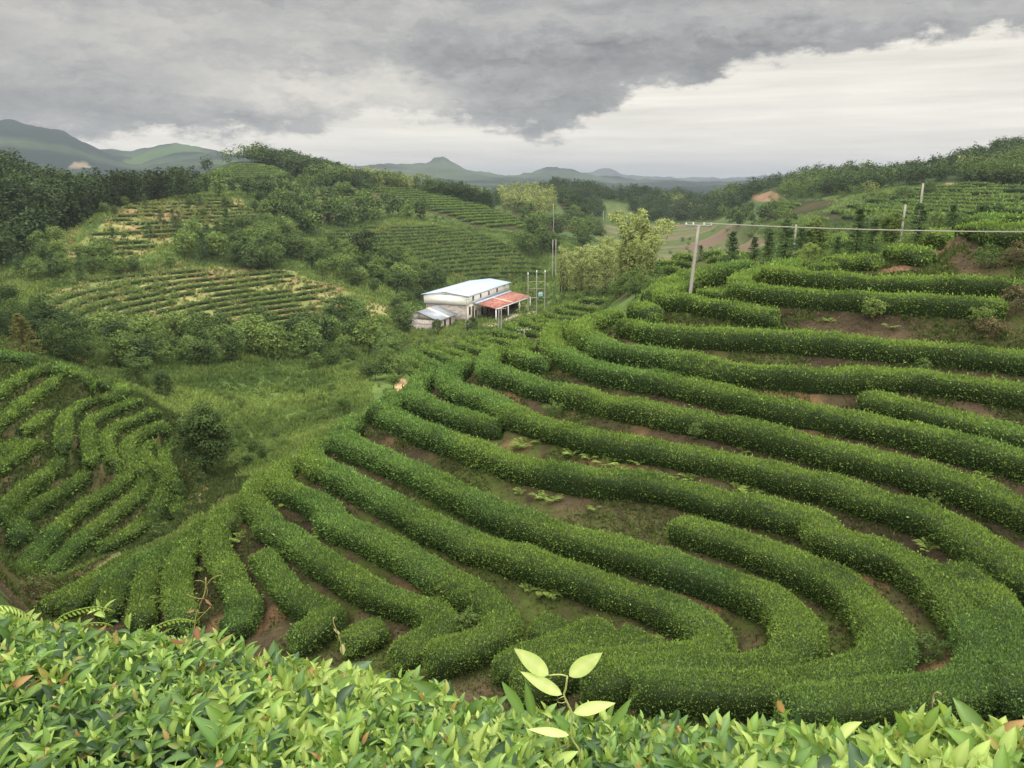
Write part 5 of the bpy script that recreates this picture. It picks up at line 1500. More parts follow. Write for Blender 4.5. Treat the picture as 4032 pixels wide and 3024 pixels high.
def solid(P8):
    """hexahedron from 8 corners: bottom ring, top ring"""
    return np.array(P8, float), np.array([[0, 3, 2, 1], [4, 5, 6, 7], [0, 1, 5, 4], [1, 2, 6, 5], [2, 3, 7, 6], [3, 0, 4, 7]]), np.ones(3)


def fbox(a0, a1, b0, b1, z0, z1):
    return solid([FP(a0, b0, z0), FP(a1, b0, z0), FP(a1, b1, z0), FP(a0, b1, z0), FP(a0, b0, z1), FP(a1, b0, z1), FP(a1, b1, z1), FP(a0, b1, z1)])


def part(name, solids, mat, parent, label=None):
    V, F, C = cat_mesh(solids)
    inv = np.array(parent.location) if parent else 0
    o = mesh_obj(name, V - inv, F, mat, None, parent)
    if label:
        o['label'] = label
    return o


def mat_wall(name, kind):
    m = bpy.data.materials.new(name)
    m.use_nodes = True
    nt = m.node_tree
    n = NT(nt)
    b = nt.nodes['Principled BSDF']
    b.inputs['Roughness'].default_value = .85
    g = n.n('ShaderNodeNewGeometry')
    sepn = n.n('ShaderNodeSeparateXYZ')
    nt.links.new(g.outputs['Position'], sepn.inputs[0])
    x, y, z = sepn.outputs
    along = n.m('ADD', n.m('MULTIPLY', x, .9428), n.m('MULTIPLY', y, .75))
    if kind == 'stone':
        br = n.n('ShaderNodeTexBrick')
        nt.links.new(n.vec(along, z, 0), br.inputs['Vector'])
        br.inputs['Scale'].default_value = 1.0
        br.inputs['Brick Width'].default_value = .55
        br.inputs['Row Height'].default_value = .27
        br.inputs['Mortar Size'].default_value = .022
        br.inputs['Color1'].default_value = (.24, .20, .165, 1)
        br.inputs['Color2'].default_value = (.42, .37, .31, 1)
        br.inputs['Mortar'].default_value = (.5, .47, .42, 1)
        c = br.outputs[0]
        f = n.noise(g.outputs['Position'], 1.2, 5, .65)
        k = n.m('MULTIPLY_ADD', f, .9, .5)
        c = n.mix(1.0, c, n.vec(k, k, k), 'MULTIPLY')
    elif kind == 'plaster':
        f = n.noise(g.outputs['Position'], .9, 6, .7)
        c = n.mix(n.smooth(f, .42, .68), (.60, .55, .45, 1), (.34, .30, .24, 1))
    elif kind == 'metal':
        wv = n.n('ShaderNodeTexWave', wave_type='BANDS', bands_direction='X')
        nt.links.new(n.vec(along, 0, 0), wv.inputs['Vector'])
        wv.inputs['Scale'].default_value = .9
        f = n.noise(n.vec(along, n.m('MULTIPLY', z, .25), 0), 1.0, 5, .6)
        k = n.m('ADD', n.m('MULTIPLY_ADD', wv.outputs[1], .05, .86), n.m('MULTIPLY', f, .18))
        c = n.mix(1.0, (.90, .87, .78, 1), n.vec(k, k, k), 'MULTIPLY')
        b.inputs['Roughness'].default_value = .5
    elif kind in ('bluesheet', 'greysheet'):
        base = (.38, .48, .63, 1) if kind == 'bluesheet' else (.20, .22, .25, 1)
        wv = n.n('ShaderNodeTexWave', wave_type='BANDS', bands_direction='X')
        nt.links.new(n.vec(n.m('ADD', n.m('MULTIPLY', x, .3333), n.m('MULTIPLY', y, .9428)), 0, 0), wv.inputs['Vector'])
        wv.inputs['Scale'].default_value = .5
        f = n.noise(g.outputs['Position'], .6, 5, .6)
        k = n.m('ADD', n.m('MULTIPLY_ADD', wv.outputs[1], .08, .80), n.m('MULTIPLY', f, .28))
        c = n.mix(1.0, base, n.vec(k, k, k), 'MULTIPLY')
        b.inputs['Roughness'].default_value = .45
    elif kind == 'tile':
        br = n.n('ShaderNodeTexBrick')
        nt.links.new(n.vec(n.m('ADD', n.m('MULTIPLY', x, .3333), n.m('MULTIPLY', y, .9428)), n.m('SUBTRACT', n.m('MULTIPLY', x, .9428), n.m('MULTIPLY', y, .3333)), 0), br.inputs['Vector'])
        br.inputs['Scale'].default_value = 1.0
        br.inputs['Brick Width'].default_value = .85
        br.inputs['Row Height'].default_value = .42
        br.inputs['Mortar Size'].default_value = .05
        br.inputs['Color1'].default_value = (.24, .055, .035, 1)
        br.inputs['Color2'].default_value = (.40, .21, .145, 1)
        br.inputs['Mortar'].default_value = (.16, .04, .03, 1)
        c = br.outputs[0]
    nt.links.new(c, b.inputs['Base Color'])
    return m


M_STONE, M_PLAST, M_METAL = mat_wall('rough_stone', 'stone'), mat_wall('stained_plaster', 'plaster'), mat_wall('cream_sheet', 'metal')
M_BLUE, M_GREY, M_TILE = mat_wall('blue_sheet', 'bluesheet'), mat_wall('grey_sheet', 'greysheet'), mat_wall('red_tile', 'tile')
M_GLASS = mat_plain('dark_pane', (.02, .022, .025), .15, .6, .1)
M_FRAME = mat_plain('pale_frame', (.62, .62, .58), .5, .4, .1)
M_DARKW = mat_plain('old_wood', (.075, .038, .024), .8, .2, .35, 3)
M_CONC = mat_plain('weathered_concrete', (.30, .275, .24), .9, .2, .25, 2.5)
M_PALE = mat_plain('white_paint', (.72, .71, .68), .5, .4, .1)
M_YARD = mat_plain('yard_concrete', (.30, .265, .205), .95, .1, .3, .4)
M_TEAL = mat_plain('teal_paint', (.22, .36, .34), .5, .4, .15, 3)
M_SKYL = mat_plain('cream_panel', (.66, .62, .46), .5, .4, .1)

yv = []
for a in np.linspace(-9.5, 0, 9):
    for b in np.linspace(-3, 30, 24):
        p = FP(a, b, 0)
        yv.append([p[0], p[1], max(ground_z(p[0:1], p[1:2])[0] + .06, ZB + .03)])
yi = np.arange(9 * 24).reshape(9, 24)
yard = mesh_obj('yard', yv, np.stack([yi[:-1, :-1], yi[1:, :-1], yi[1:, 1:], yi[:-1, 1:]], -1).reshape(-1, 4), M_YARD)
yard['kind'] = 'structure'

LG, WD = 27.5, 10.5
fac = empty('factory', FP(0, 0, 0), 'cream two-storey tea factory with pale blue roof and stone ground floor', 'factory')
part('ground_floor_wall', [fbox(.25, WD - .35, .35, LG - .1, -1.6, 4.0)], M_STONE, fac, 'rough stone ground floor wall')
part('side_wall', [fbox(.02, .24, .3, LG, -1.6, 3.98)], M_PLAST, fac, 'stained plaster wall under the canopy')
up = [solid([FP(0, 0, 3.9), FP(WD, 0, 3.9), FP(WD, LG, 3.9), FP(0, LG, 3.9), FP(0, 0, 5.9), FP(WD, 0, 5.9), FP(WD, LG, 5.9), FP(0, LG, 5.9)])]
for b0, b1 in ((0, .15), (LG - .15, LG)):
    up.append(solid([FP(0, b0, 5.9), FP(WD / 2, b0, 5.9), FP(WD / 2, b1, 5.9), FP(0, b1, 5.9), FP(0, b0, 5.91), FP(WD / 2, b0, 6.6), FP(WD / 2, b1, 6.6), FP(0, b1, 5.91)]))
    up.append(solid([FP(WD / 2, b0, 5.9), FP(WD, b0, 5.9), FP(WD, b1, 5.9), FP(WD / 2, b1, 5.9), FP(WD / 2, b0, 6.6), FP(WD, b0, 5.91), FP(WD, b1, 5.91), FP(WD / 2, b1, 6.6)]))
part('upper_wall', up, M_METAL, fac, 'cream sheet-metal upper storey')
e = .45
ro = []
for a0, a1, za, zb_ in ((-e, WD / 2, 5.9 - e * .13, 6.62), (WD / 2, WD + e, 6.62, 5.9 - e * .13)):
    ro.append(solid([FP(a0, -e, za), FP(a1, -e, zb_), FP(a1, LG + e, zb_), FP(a0, LG + e, za), FP(a0, -e, za + .12), FP(a1, -e, zb_ + .12), FP(a1, LG + e, zb_ + .12), FP(a0, LG + e, za + .12)]))
part('roof', ro, M_BLUE, fac)
for b in (3.0, 7.6, 12.8, 18.3):
    w = part('window', [fbox(-.05, .03, b - .06, b + .96, 4.5, 5.56)], M_FRAME, fac)
    part('pane', [fbox(-.09, -.051, b + .02, b + .42, 4.58, 5.48), fbox(-.09, -.051, b + .48, b + .88, 4.58, 5.48)], M_GLASS, w).location = -fac.location
part('door', [fbox(-.06, .02, 22.6, 24.6, 4.0, 5.7)], M_SKYL, fac, 'cream sliding door panel upstairs')
for b, z0, z1 in ((1.0, 1.6, 3.4), (2.9, .2, 3.3), (4.6, .3, 2.2), (8.5, .6, 2.4), (12.0, .6, 2.4), (16, .6, 2.4)):
    part('window', [fbox(-.05, .01, b, b + .9, z0, z1)], M_GLASS, fac, 'dark ground floor opening')
# lean-to canopy on the yard side
can = part('canopy', [solid([FP(-.05, 3.8, 3.85), FP(-5.6, 2.9, 2.95), FP(-6.4, 25.5, 2.95), FP(-.05, 26.8, 3.85), FP(-.05, 3.8, 3.97), FP(-5.6, 2.9, 3.07), FP(-6.4, 25.5, 3.07), FP(-.05, 26.8, 3.97)])], M_TILE, fac, 'lean-to canopy of mottled red tiles')
part('flashing', [solid([FP(-.02, 3.4, 3.99), FP(-.9, 3.3, 3.86), FP(-.9, 27, 3.86), FP(-.02, 27, 3.99), FP(-.02, 3.4, 4.03), FP(-.9, 3.3, 3.90), FP(-.9, 27, 3.90), FP(-.02, 27, 4.03)])], M_BLUE, can, 'pale blue sheet strip along the wall').location = -fac.location
part('ridge_strip', [solid([FP(-.5, 13.6, 3.92), FP(-6.0, 13.4, 3.04), FP(-6.0, 13.8, 3.04), FP(-.5, 14, 3.92), FP(-.5, 13.6, 3.98), FP(-6.0, 13.4, 3.12), FP(-6.0, 13.8, 3.12), FP(-.5, 14, 3.98)])], M_SKYL, can).location = -fac.location
part('eave_beam', [solid([FP(-5.5, 3.0, 2.72), FP(-5.7, 3.0, 2.72), FP(-6.45, 25.4, 2.72), FP(-6.25, 25.4, 2.72), FP(-5.5, 3.0, 2.93), FP(-5.7, 3.0, 2.93), FP(-6.45, 25.4, 2.93), FP(-6.25, 25.4, 2.93)])], M_PALE, can).location = -fac.location
for k, b in enumerate((3.1, 10.4, 17.6, 25.0)):
    a = -5.6 - .8 * (b - 3) / 22.4
    part('post', [fbox(a - .09, a + .09, b, b + .18, -1.2, 2.72)], M_PALE, fac)


def barrel_stack(b, a, n, label):
    root = empty('timber_stack', FP(a, b, .0), label, 'timber stack')
    s = []
    for k in range(n):
        aa, bb = a + rng.uniform(-.8, .8), b + rng.uniform(-1.1, 1.1)
        hgt = rng.uniform(1.2, 2.1)
        p = FP(aa, bb, 0)
        s.append(tube([p - [0, 0, .3], p + [0, 0, hgt * .5], p + [0, 0, hgt]], [.2, .22, .19], 8))
    part('log', s, M_DARKW, root)
    return root


barrel_stack(9.0, -2.6, 16, 'dark stack of upright brown timber under the canopy, nearer one')
barrel_stack(14.5, -3.0, 16, 'dark stack of upright brown timber under the canopy, further one')
barrel_stack(21.0, -3.4, 18, 'reddish brown timber stack at the far end of the canopy')

shed = empty('stone_shed', FP(2.3, -12, 0), 'low rough-stone shed with grey sheet roof in front of the factory', 'shed')
s0, s1, t0, t1, se, sr = 1.9, 10.8, -11.6, -2.4, 2.15, 3.75
part('wall', [fbox(s0, s1, t0, t1, -2.4, se)] + [solid([FP(s0, b0, se), FP((s0 + s1) / 2, b0, se), FP((s0 + s1) / 2, b1, se), FP(s0, b1, se), FP(s0, b0, se + .01), FP((s0 + s1) / 2, b0, sr), FP((s0 + s1) / 2, b1, sr), FP(s0, b1, se + .01)]) for b0, b1 in ((t0, t0 + .3), (t1 - .3, t1))]
     + [solid([FP((s0 + s1) / 2, b0, se), FP(s1, b0, se), FP(s1, b1, se), FP((s0 + s1) / 2, b1, se), FP((s0 + s1) / 2, b0, sr), FP(s1, b0, se + .01), FP(s1, b1, se + .01), FP((s0 + s1) / 2, b1, sr)]) for b0, b1 in ((t0, t0 + .3), (t1 - .3, t1))], M_STONE, shed)
sm, sl = (s0 + s1) / 2, (sr - se) / ((s1 - s0) / 2)
rs = []
for a0, a1, za, zb_ in ((s0 - .4, sm, se - .4 * sl, sr), (sm, s1 + .4, sr, se - .4 * sl)):
    rs.append(solid([FP(a0, t0 - .3, za + .03), FP(a1, t0 - .3, zb_ + .03), FP(a1, t1 + .6, zb_ + .03), FP(a0, t1 + .6, za + .03), FP(a0, t0 - .3, za + .15), FP(a1, t0 - .3, zb_ + .15), FP(a1, t1 + .6, zb_ + .15), FP(a0, t1 + .6, za + .15)]))
srf = part('roof', rs, M_GREY, shed)
bm0 = (t0 + t1) / 2 - .2
part('skylight_strip', [solid([FP(s0 - .38, bm0, se - .38 * sl + .16), FP(sm, bm0, sr + .16), FP(sm, bm0 + 1.1, sr + .16), FP(s0 - .38, bm0 + 1.1, se - .38 * sl + .16),
                               FP(s0 - .38, bm0, se - .38 * sl + .20), FP(sm, bm0, sr + .20), FP(sm, bm0 + 1.1, sr + .20), FP(s0 - .38, bm0 + 1.1, se - .38 * sl + .20)])], M_SKYL, srf).location = -shed.location
for b in (t0 + .5, t0 + 3.2, t0 + 6.0):
    part('window', [fbox(s0 - .05, s0 + .02, b, b + .95, .1, 1.8)], M_DARKW, shed)
part('window', [fbox(s1 - 2.6, s1 - 1.6, t0 - .05, t0 + .02, -.5, .75)], M_DARKW, shed)
part('lintel_course', [fbox(s0 + .02, s1 - .02, t0 - .03, t0 + .01, 1.22, 1.34)], M_CONC, shed)


def pole(name, foot, top, r0, r1, label, arms=(), mat=None, cat='utility pole', ins=True):
    root = empty(name, foot, label, cat)
    foot, top = np.array(foot, float), np.array(top, float)
    V, F, C = tube(np.linspace(-.3, 1, 6)[:, None] * (top - foot), np.linspace(r0 * 1.05, r1, 6), 10)
    mesh_obj('shaft', V, F, mat or M_CONC, None, root, smooth=False)
    for dz, half, dirv in arms:
        c = (top - foot) * (1 - dz / np.linalg.norm(top - foot))
        d = unit(np.array(dirv, float))
        V, F, C = tube([c - d * half, c, c + d * half], [.045, .05, .045], 4)
        arm = mesh_obj('crossarm', V, F, M_CONC, None, root)
        if ins:
            for k in (-.92, -.4, .4, .92):
                V, F, C = tube([c + d * half * k, c + d * half * k + [0, 0, .09], c + d * half * k + [0, 0, .2]], [.035, .06, .03], 6)
                mesh_obj('insulator', V, F, M_PALE, None, arm)
    return root


def foot_at(x, y, r):
    p = at_dist(x, y, r)
    return np.array([p[0], p[1], float(ground_z(np.array(p[0]), np.array(p[1])))])


q = px("I 172,1105 228,655 150,652 310,656")
f0 = foot_at(q[0][0], q[0][1], 56.0)
top0 = at_dist(q[1][0], q[1][1], 56.3)
armd = at_dist(q[3][0], q[3][1], 56.6) - at_dist(q[2][0], q[2][1], 56.0)
pole('utility_pole', f0, top0, .13, .085, 'grey concrete pole leaning right on the ridge nose, cable leaving from its crossarm', [(.06, .5 * np.linalg.norm(armd), armd)])
end0 = at_dist(4500, 918, 60)
for k, (dx, dz) in enumerate(((-.95, .12), (-.35, .10), (.35, .12), (.95, .10))):
    a = top0 + unit(armd) * dx + [0, 0, dz]
    b = end0 + np.array([.3 * dx, .8 * dx, dz])
    t = np.linspace(0, 1, 40)[:, None]
    line = a + (b - a) * t - np.array([0, 0, .22]) * (4 * t * (1 - t))
    V, F, C = tube(line, .018, 6)
    tag(mesh_obj('overhead_cable', V, F, M_CONC), 'pale overhead cable from the leaning pole to the right edge, ' + ('outermost on the left', 'second strand', 'third strand', 'outermost on the right')[k], 'cable', 'cables of the leaning pole')
for xb, yb, xt, yt, r, lb, arms in (
        (3624, 801, 3635, 722, 112, 'pale concrete pole rising behind the tallest crest fir', ()),
        (3549, 891, 3566, 806, 104, 'leaning pole left of the tallest crest fir, before the far terraces', ()),
        (3130, 925, 3135, 884, 122, 'short pale pole among the fir saplings', ()),
        (2176, 1019, 2177, 943, 232, 'thin pole before the dark trees behind the factory, left of a pair', ()),
        (2189, 1026, 2189, 943, 232, 'thin pole before the dark trees behind the factory, right of a pair', ()),
        (2376, 868, 2376, 830, 420, 'thin far pole beside the paddy valley', ()),
        (2180, 890, 2180, 800, 330, 'tall thin pole above the dark wood right of the striped slope', ())):
    f_ = foot_at(xb, yb, r)
    t_ = at_dist(xt, yt, r)
    pole('utility_pole', f_, t_, .16 if r < 200 else .14, .11, lb, arms)
for s, r, lb, hl in (("T 803,730 811,400", 168, 'pole with short crossarms at the factory corner', .7), ("T 1247,805 1243,515", 158, 'pole with a wide crossarm in front of the canopy', 1.0),
                     ("T 1208,775 1214,535", 160, 'plain pole beside the wide-armed one before the canopy', 0), ("T 1527,930 1530,775", 140, 'short pole with a wide crossarm among the rows of the low spur', 1.25)):
    q = px(s)
    f_, t_ = foot_at(q[0][0], q[0][1], r), at_dist(q[1][0], q[1][1], r)
    pole('utility_pole', f_, t_, .15, .10, lb, [(.18, hl, (1, .35, 0))] if hl else (), ins=hl > .8)

# pole frame with the transformer
fr = [px(s)[0] for s in ("T 1577,490", "T 1683,485", "T 1783,496")]
tp = [px(s)[0] for s in ("T 1577,98", "T 1685,72", "T 1789,72")]
FRD = 188.0
feet = [foot_at(a[0], a[1], FRD) for a in fr]
tops = [at_dist(a[0], a[1], FRD) for a in tp]
tf = empty('transformer_frame', feet[1], 'frame of three white poles carrying a teal transformer beside the factory', 'transformer')
for f_, t_ in zip(feet, tops):
    V, F, C = tube(np.linspace(-.2, 1, 5)[:, None] * (t_ - f_) + f_ - feet[1], np.linspace(.11, .08, 5), 8)
    po = mesh_obj('pole', V, F, M_CONC, None, tf)
    V, F, C = tube([t_ - feet[1], t_ - feet[1] + [0, 0, .15], t_ - feet[1] + [0, 0, .5]], [.13, .16, .06], 6)
    mesh_obj('insulator', V, F, M_PALE, None, po)
for yy, hw in ((185, .045), (272, .045), (386, .09)):
    a, b = at_dist(*px("T 1570,%d" % yy)[0], FRD), at_dist(*px("T 1795,%d" % (yy + 2))[0], FRD)
    V, F, C = tube([a - feet[1], (a + b) / 2 - feet[1], b - feet[1]], hw, 4)
    mesh_obj('crossbeam', V, F, M_CONC, None, tf)
c = at_dist(*px("T 1732,360")[0], FRD) - feet[1]
bx = lambda sx, sy, sz, o: solid([c + o + np.array([i * sx, j * sy, k * sz]) for k in (-1, 1) for i, j in ((-1, -1), (1, -1), (1, 1), (-1, 1))])
V, F, C = cat_mesh([bx(.52, .34, .42, np.zeros(3)), bx(.56, .38, .05, np.array([0, 0, .47]))] + [bx(.03, .42, .32, np.array([x, 0, 0])) for x in (-.4, -.2, 0, .2, .4)])
tr = mesh_obj('transformer', V, F, M_TEAL, None, tf)
for x in (-.3, 0, .3):
    V, F, C = tube([c + [x, 0, .5], c + [x, 0, .68], c + [x, 0, .85]], [.07, .09, .03], 6)
    mesh_obj('bushing', V, F, M_PALE, None, tr)


# ------------------------------------------------------------------ foreground hedge, leaf by leaf
def blades(base, d, nrm, L, W, C, mid=None, curl=.25, fold=.28, seg=6, sharp=1.15):
    """folded, curved pointed leaves: 3 x (seg+1) vertices each"""
    n = len(base)
    L, W = np.broadcast_to(L, n)[:, None], np.broadcast_to(W, n)[:, None]
    curl, fold = np.broadcast_to(curl, n)[:, None], np.broadcast_to(fold, n)[:, None]
    side = unit(np.cross(d, nrm))
    nrm = np.cross(side, d)
    rows = []
    cols = []
    for k in range(seg + 1):
        t = k / seg
        w = W * .5 * (np.sin(np.pi * min(1, t ** .82)) ** .85 * (1 - .15 * t) if 0 < t < 1 else .0)
        p = base + d * L * (t - .12 * t * t * curl * 2) - nrm * L * curl * t * t
        e = nrm * w * fold * 2
        rows += [p - side * w + e, p, p + side * w + e]
        m = C * 1.30 + .012
        cols += [C, m if mid is None else mid, C]
    V = np.stack(rows, 1).reshape(-1, 3)
    Cc = np.stack([np.broadcast_to(c_, (n, 3)) for c_ in cols], 1).reshape(-1, 3)
    q = []
    for k in range(seg):
        a = k * 3
        q += [[a, a + 1, a + 4, a + 3], [a + 1, a + 2, a + 5, a + 4]]
    F = (np.arange(n)[:, None, None] * (3 * (seg + 1)) + np.array(q)[None]).reshape(-1, 4)
    return V, F, Cc


# far edge of the hedge top as the photograph shows it: overview pixel and distance
EDGE = [(-700, 1290, 3.0), (-300, 1300, 2.8), (0, 1318, 2.65), (100, 1335, 2.6), (250, 1352, 2.55), (420, 1372, 2.5), (560, 1402, 2.4), (700, 1428, 2.3), (830, 1455, 2.2), (900, 1478, 2.1), (1000, 1500, 2.0),
        (1100, 1518, 1.9), (1300, 1545, 1.75), (1500, 1560, 1.65), (1700, 1562, 1.62), (1900, 1566, 1.62), (2000, 1560, 1.65), (2212, 1562, 1.7), (2500, 1560, 1.8), (2900, 1550, 2.0)]
ev = []
for x, y, r in EDGE:
    p = at_dist(x * K, (y + 22 + max(0, x - 1000) * .02) * K, r)
    ev.append((math.atan2(p[0], p[1]), r, p[2]))
ev = np.array(ev)
ev = ev[np.argsort(ev[:, 0])]


def top_z(a, r):
    re, ze = np.interp(a, ev[:, 0], ev[:, 1]), np.interp(a, ev[:, 0], ev[:, 2])
    t = (r - .62) / (re - .62)
    z = -.83 + (ze + .83) * np.clip(t, -.5, 1) - np.clip(t - 1, 0, 1) ** 1.0 * 3.2
    return z + .05 * (fbm(r * np.sin(a) * 3 + 9, r * np.cos(a) * 3, 161, 3) - .5)


fr_ = np.random.default_rng(12)
hroot = empty('tea_hedge', (0, 1.4, -1.7), 'big-leaved fresh green tea hedge filling the bottom of the picture', 'tea hedge')
# woody mass under the leaves
aa = np.linspace(-1.05, 1.05, 150)
tt = np.linspace(.45, 1.32, 46)
A2_, T2_ = np.meshgrid(aa, tt, indexing='ij')
R2_ = .62 + (np.interp(A2_, ev[:, 0], ev[:, 1]) - .62) * (T2_ - .1) / .9
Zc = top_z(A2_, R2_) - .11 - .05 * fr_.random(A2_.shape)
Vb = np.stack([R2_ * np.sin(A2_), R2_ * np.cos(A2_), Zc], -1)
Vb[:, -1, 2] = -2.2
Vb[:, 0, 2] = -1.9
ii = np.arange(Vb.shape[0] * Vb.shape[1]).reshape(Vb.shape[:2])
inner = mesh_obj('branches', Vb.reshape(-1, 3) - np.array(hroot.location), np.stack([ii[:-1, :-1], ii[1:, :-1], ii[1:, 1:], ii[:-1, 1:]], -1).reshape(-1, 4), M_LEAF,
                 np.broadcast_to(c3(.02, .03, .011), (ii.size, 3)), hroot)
NS = 7600
sa = fr_.uniform(-.78, .78, NS)
re = np.interp(sa, ev[:, 0], ev[:, 1])
sr_ = np.sqrt(fr_.uniform(.74 ** 2, 1, NS) * (re + .16) ** 2 * np.ones(NS))
sr_ = np.sqrt(.72 ** 2 + fr_.random(NS) * ((re + .16) ** 2 - .72 ** 2))
sp0 = np.stack([sr_ * np.sin(sa), sr_ * np.cos(sa), top_z(sa, sr_)], 1)
lift = fr_.normal(-.005, .022, NS) + (fr_.random(NS) < .05) * fr_.uniform(.02, .06, NS)
sp0[:, 2] += lift
axis = unit(np.c_[fr_.normal(0, .28, NS), fr_.normal(-.12, .28, NS), np.ones(NS)])
vig = np.clip(.45 + (fbm(sp0[:, 0] * 4, sp0[:, 1] * 4, 171, 3) - .5) * 1.6 + fr_.normal(0, .18, NS), 0, 1)
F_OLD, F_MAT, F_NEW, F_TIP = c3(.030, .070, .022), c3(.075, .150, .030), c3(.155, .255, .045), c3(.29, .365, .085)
parts = []
stems = []
for k in range(7):
    ph = fr_.random(NS) * .8 + k * 2.4
    u = unit(np.cross(axis, np.array([1., .2, 0])))
    w = np.cross(axis, u)
    rad = u * np.cos(ph)[:, None] + w * np.sin(ph)[:, None]
    openk = np.array([.45, .75, 1.0, 1.25, 1.5, 1.7, 1.7])[k]
    d = unit(axis * math.cos(openk * .85) + rad * math.sin(openk * .85) + fr_.normal(0, .18, (NS, 3)))
    nn = unit(np.cross(np.cross(d, axis), d) + fr_.normal(0, .22, (NS, 3)))
    down = np.array([.0, .010, .022, .042, .065, .09, .115])[k]
    base = sp0 - axis * down
    L = np.array([.029, .039, .050, .061, .070, .077, .077])[k] * fr_.uniform(.7, 1.3, NS) * (.8 + .4 * vig)
    big = fr_.random(NS) < .04
    L = np.where(big & (k > 2), L * 1.5, L)
    W = L * fr_.uniform(.34, .46, NS)
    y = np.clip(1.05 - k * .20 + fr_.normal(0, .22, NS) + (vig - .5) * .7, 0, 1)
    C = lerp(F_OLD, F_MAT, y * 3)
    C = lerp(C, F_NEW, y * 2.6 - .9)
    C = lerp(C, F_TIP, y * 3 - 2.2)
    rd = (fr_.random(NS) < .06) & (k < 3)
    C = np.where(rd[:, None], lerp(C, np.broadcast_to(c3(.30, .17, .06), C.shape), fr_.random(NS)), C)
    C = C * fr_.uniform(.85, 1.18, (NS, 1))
    keep = fr_.random(NS) < (.95 if k < 5 else .8)
    parts.append(blades(base[keep], d[keep], nn[keep], L[keep], W[keep], C[keep], None, fr_.uniform(.0, .45, keep.sum()), fr_.uniform(.1, .55, keep.sum())))
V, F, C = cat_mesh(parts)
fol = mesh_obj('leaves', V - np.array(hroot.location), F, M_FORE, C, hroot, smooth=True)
# short green shoots' stems
sb = sp0 - axis * .16
sd = np.cross(axis, np.array([1., 0, 0]))
wd_ = .0016
Vs = np.stack([sb - sd * wd_, sb + sd * wd_, sp0 + sd * wd_ * .5, sp0 - sd * wd_ * .5], 1).reshape(-1, 3)
mesh_obj('stems', Vs - np.array(hroot.location), np.arange(NS * 4).reshape(-1, 4), M_FORE, np.broadcast_to(c3(.12, .14, .04), (NS * 4, 3)), hroot)


def at_px(x, y, r):
    return at_dist(x, y, r)


def leaf_between(x0, y0, x1, y1, r0, r1, wfrac, col, face, curl=.15, fold=.12, seg=10, mid=None):
    """one leaf from its stalk to its tip"""
    a, b = at_dist(x0, y0, r0), at_dist(x1, y1, r1)
    d = b - a
    L = np.linalg.norm(d)
    d = unit(d)
    n_ = unit(np.array(face, float) - d * np.dot(face, d))
    return blades(a[None], d[None], n_[None], np.array([L]), np.array([L * wfrac]), np.array([col]), mid if mid is None else np.array([mid]), curl, fold, seg)


def cq(x, y):
    return 1900 + x * .346, 2450 + y * .346


# pale five-leaved vine shoot standing above the hedge
VR = 1.42
vroot = empty('vine', at_dist(*cq(1010, 1300), VR), 'pale yellow-green vine shoot with five big leaves, standing out of the foreground hedge', 'vine')
vo = np.array(vroot.location)
VC, VM = c3(.47, .58, .18), c3(.60, .66, .28)
st = [(1100, 1640), (1105, 1470), (1010, 1300), (1020, 1060), (985, 960), (925, 830), (945, 760), (965, 615)]
V, F, C = tube(smooth_line([at_dist(*cq(*p), VR) for p in st], .01) - vo, .0021, 6)
mesh_obj('stem', V, F, M_FORE, np.broadcast_to(c3(.42, .42, .16), (len(V), 3)), vroot)
V, F, C = tube(smooth_line([at_dist(*cq(*p), VR) for p in ((965, 615), (900, 597), (820, 597), (755, 607))], .01) - vo, .0015, 6)
mesh_obj('stem', V, F, M_FORE, np.broadcast_to(c3(.42, .45, .16), (len(V), 3)), vroot)
V, F, C = tube(smooth_line([at_dist(*cq(*p), VR - .01) for p in ((930, 840), (850, 880), (850, 910), (900, 920), (950, 905))], .008) - vo, .0008, 5)
mesh_obj('tendril', V, F, M_FORE, np.broadcast_to(c3(.45, .45, .18), (len(V), 3)), vroot)
for a, b, w, fc, cu in (((752, 603), (335, 290), .34, (.1, -.8, .55), -.12), ((985, 612), (1382, 335), .36, (-.1, -.8, .5), -.10), ((905, 825), (418, 562), .26, (.15, -.75, .6), -.06),
                        ((1035, 1030), (1502, 912), .29, (0, -.7, .7), .10), ((985, 1285), (520, 1205), .22, (0, -.6, .8), .08)):
    V, F, C = leaf_between(*cq(*a), *cq(*b), VR, VR - .02, w, VC, fc, cu, .10, 12, VM)
    C = C * (.82 + .36 * fbm(V[:, 0] * 90, V[:, 2] * 90, 9, 3))[:, None]
    mesh_obj('leaf', V - vo, F, M_FORE, C, vroot, smooth=True)


# arching fern fronds at the hedge's left edge
def fq(x, y):
    return x * .4069, 2250 + y * .4069


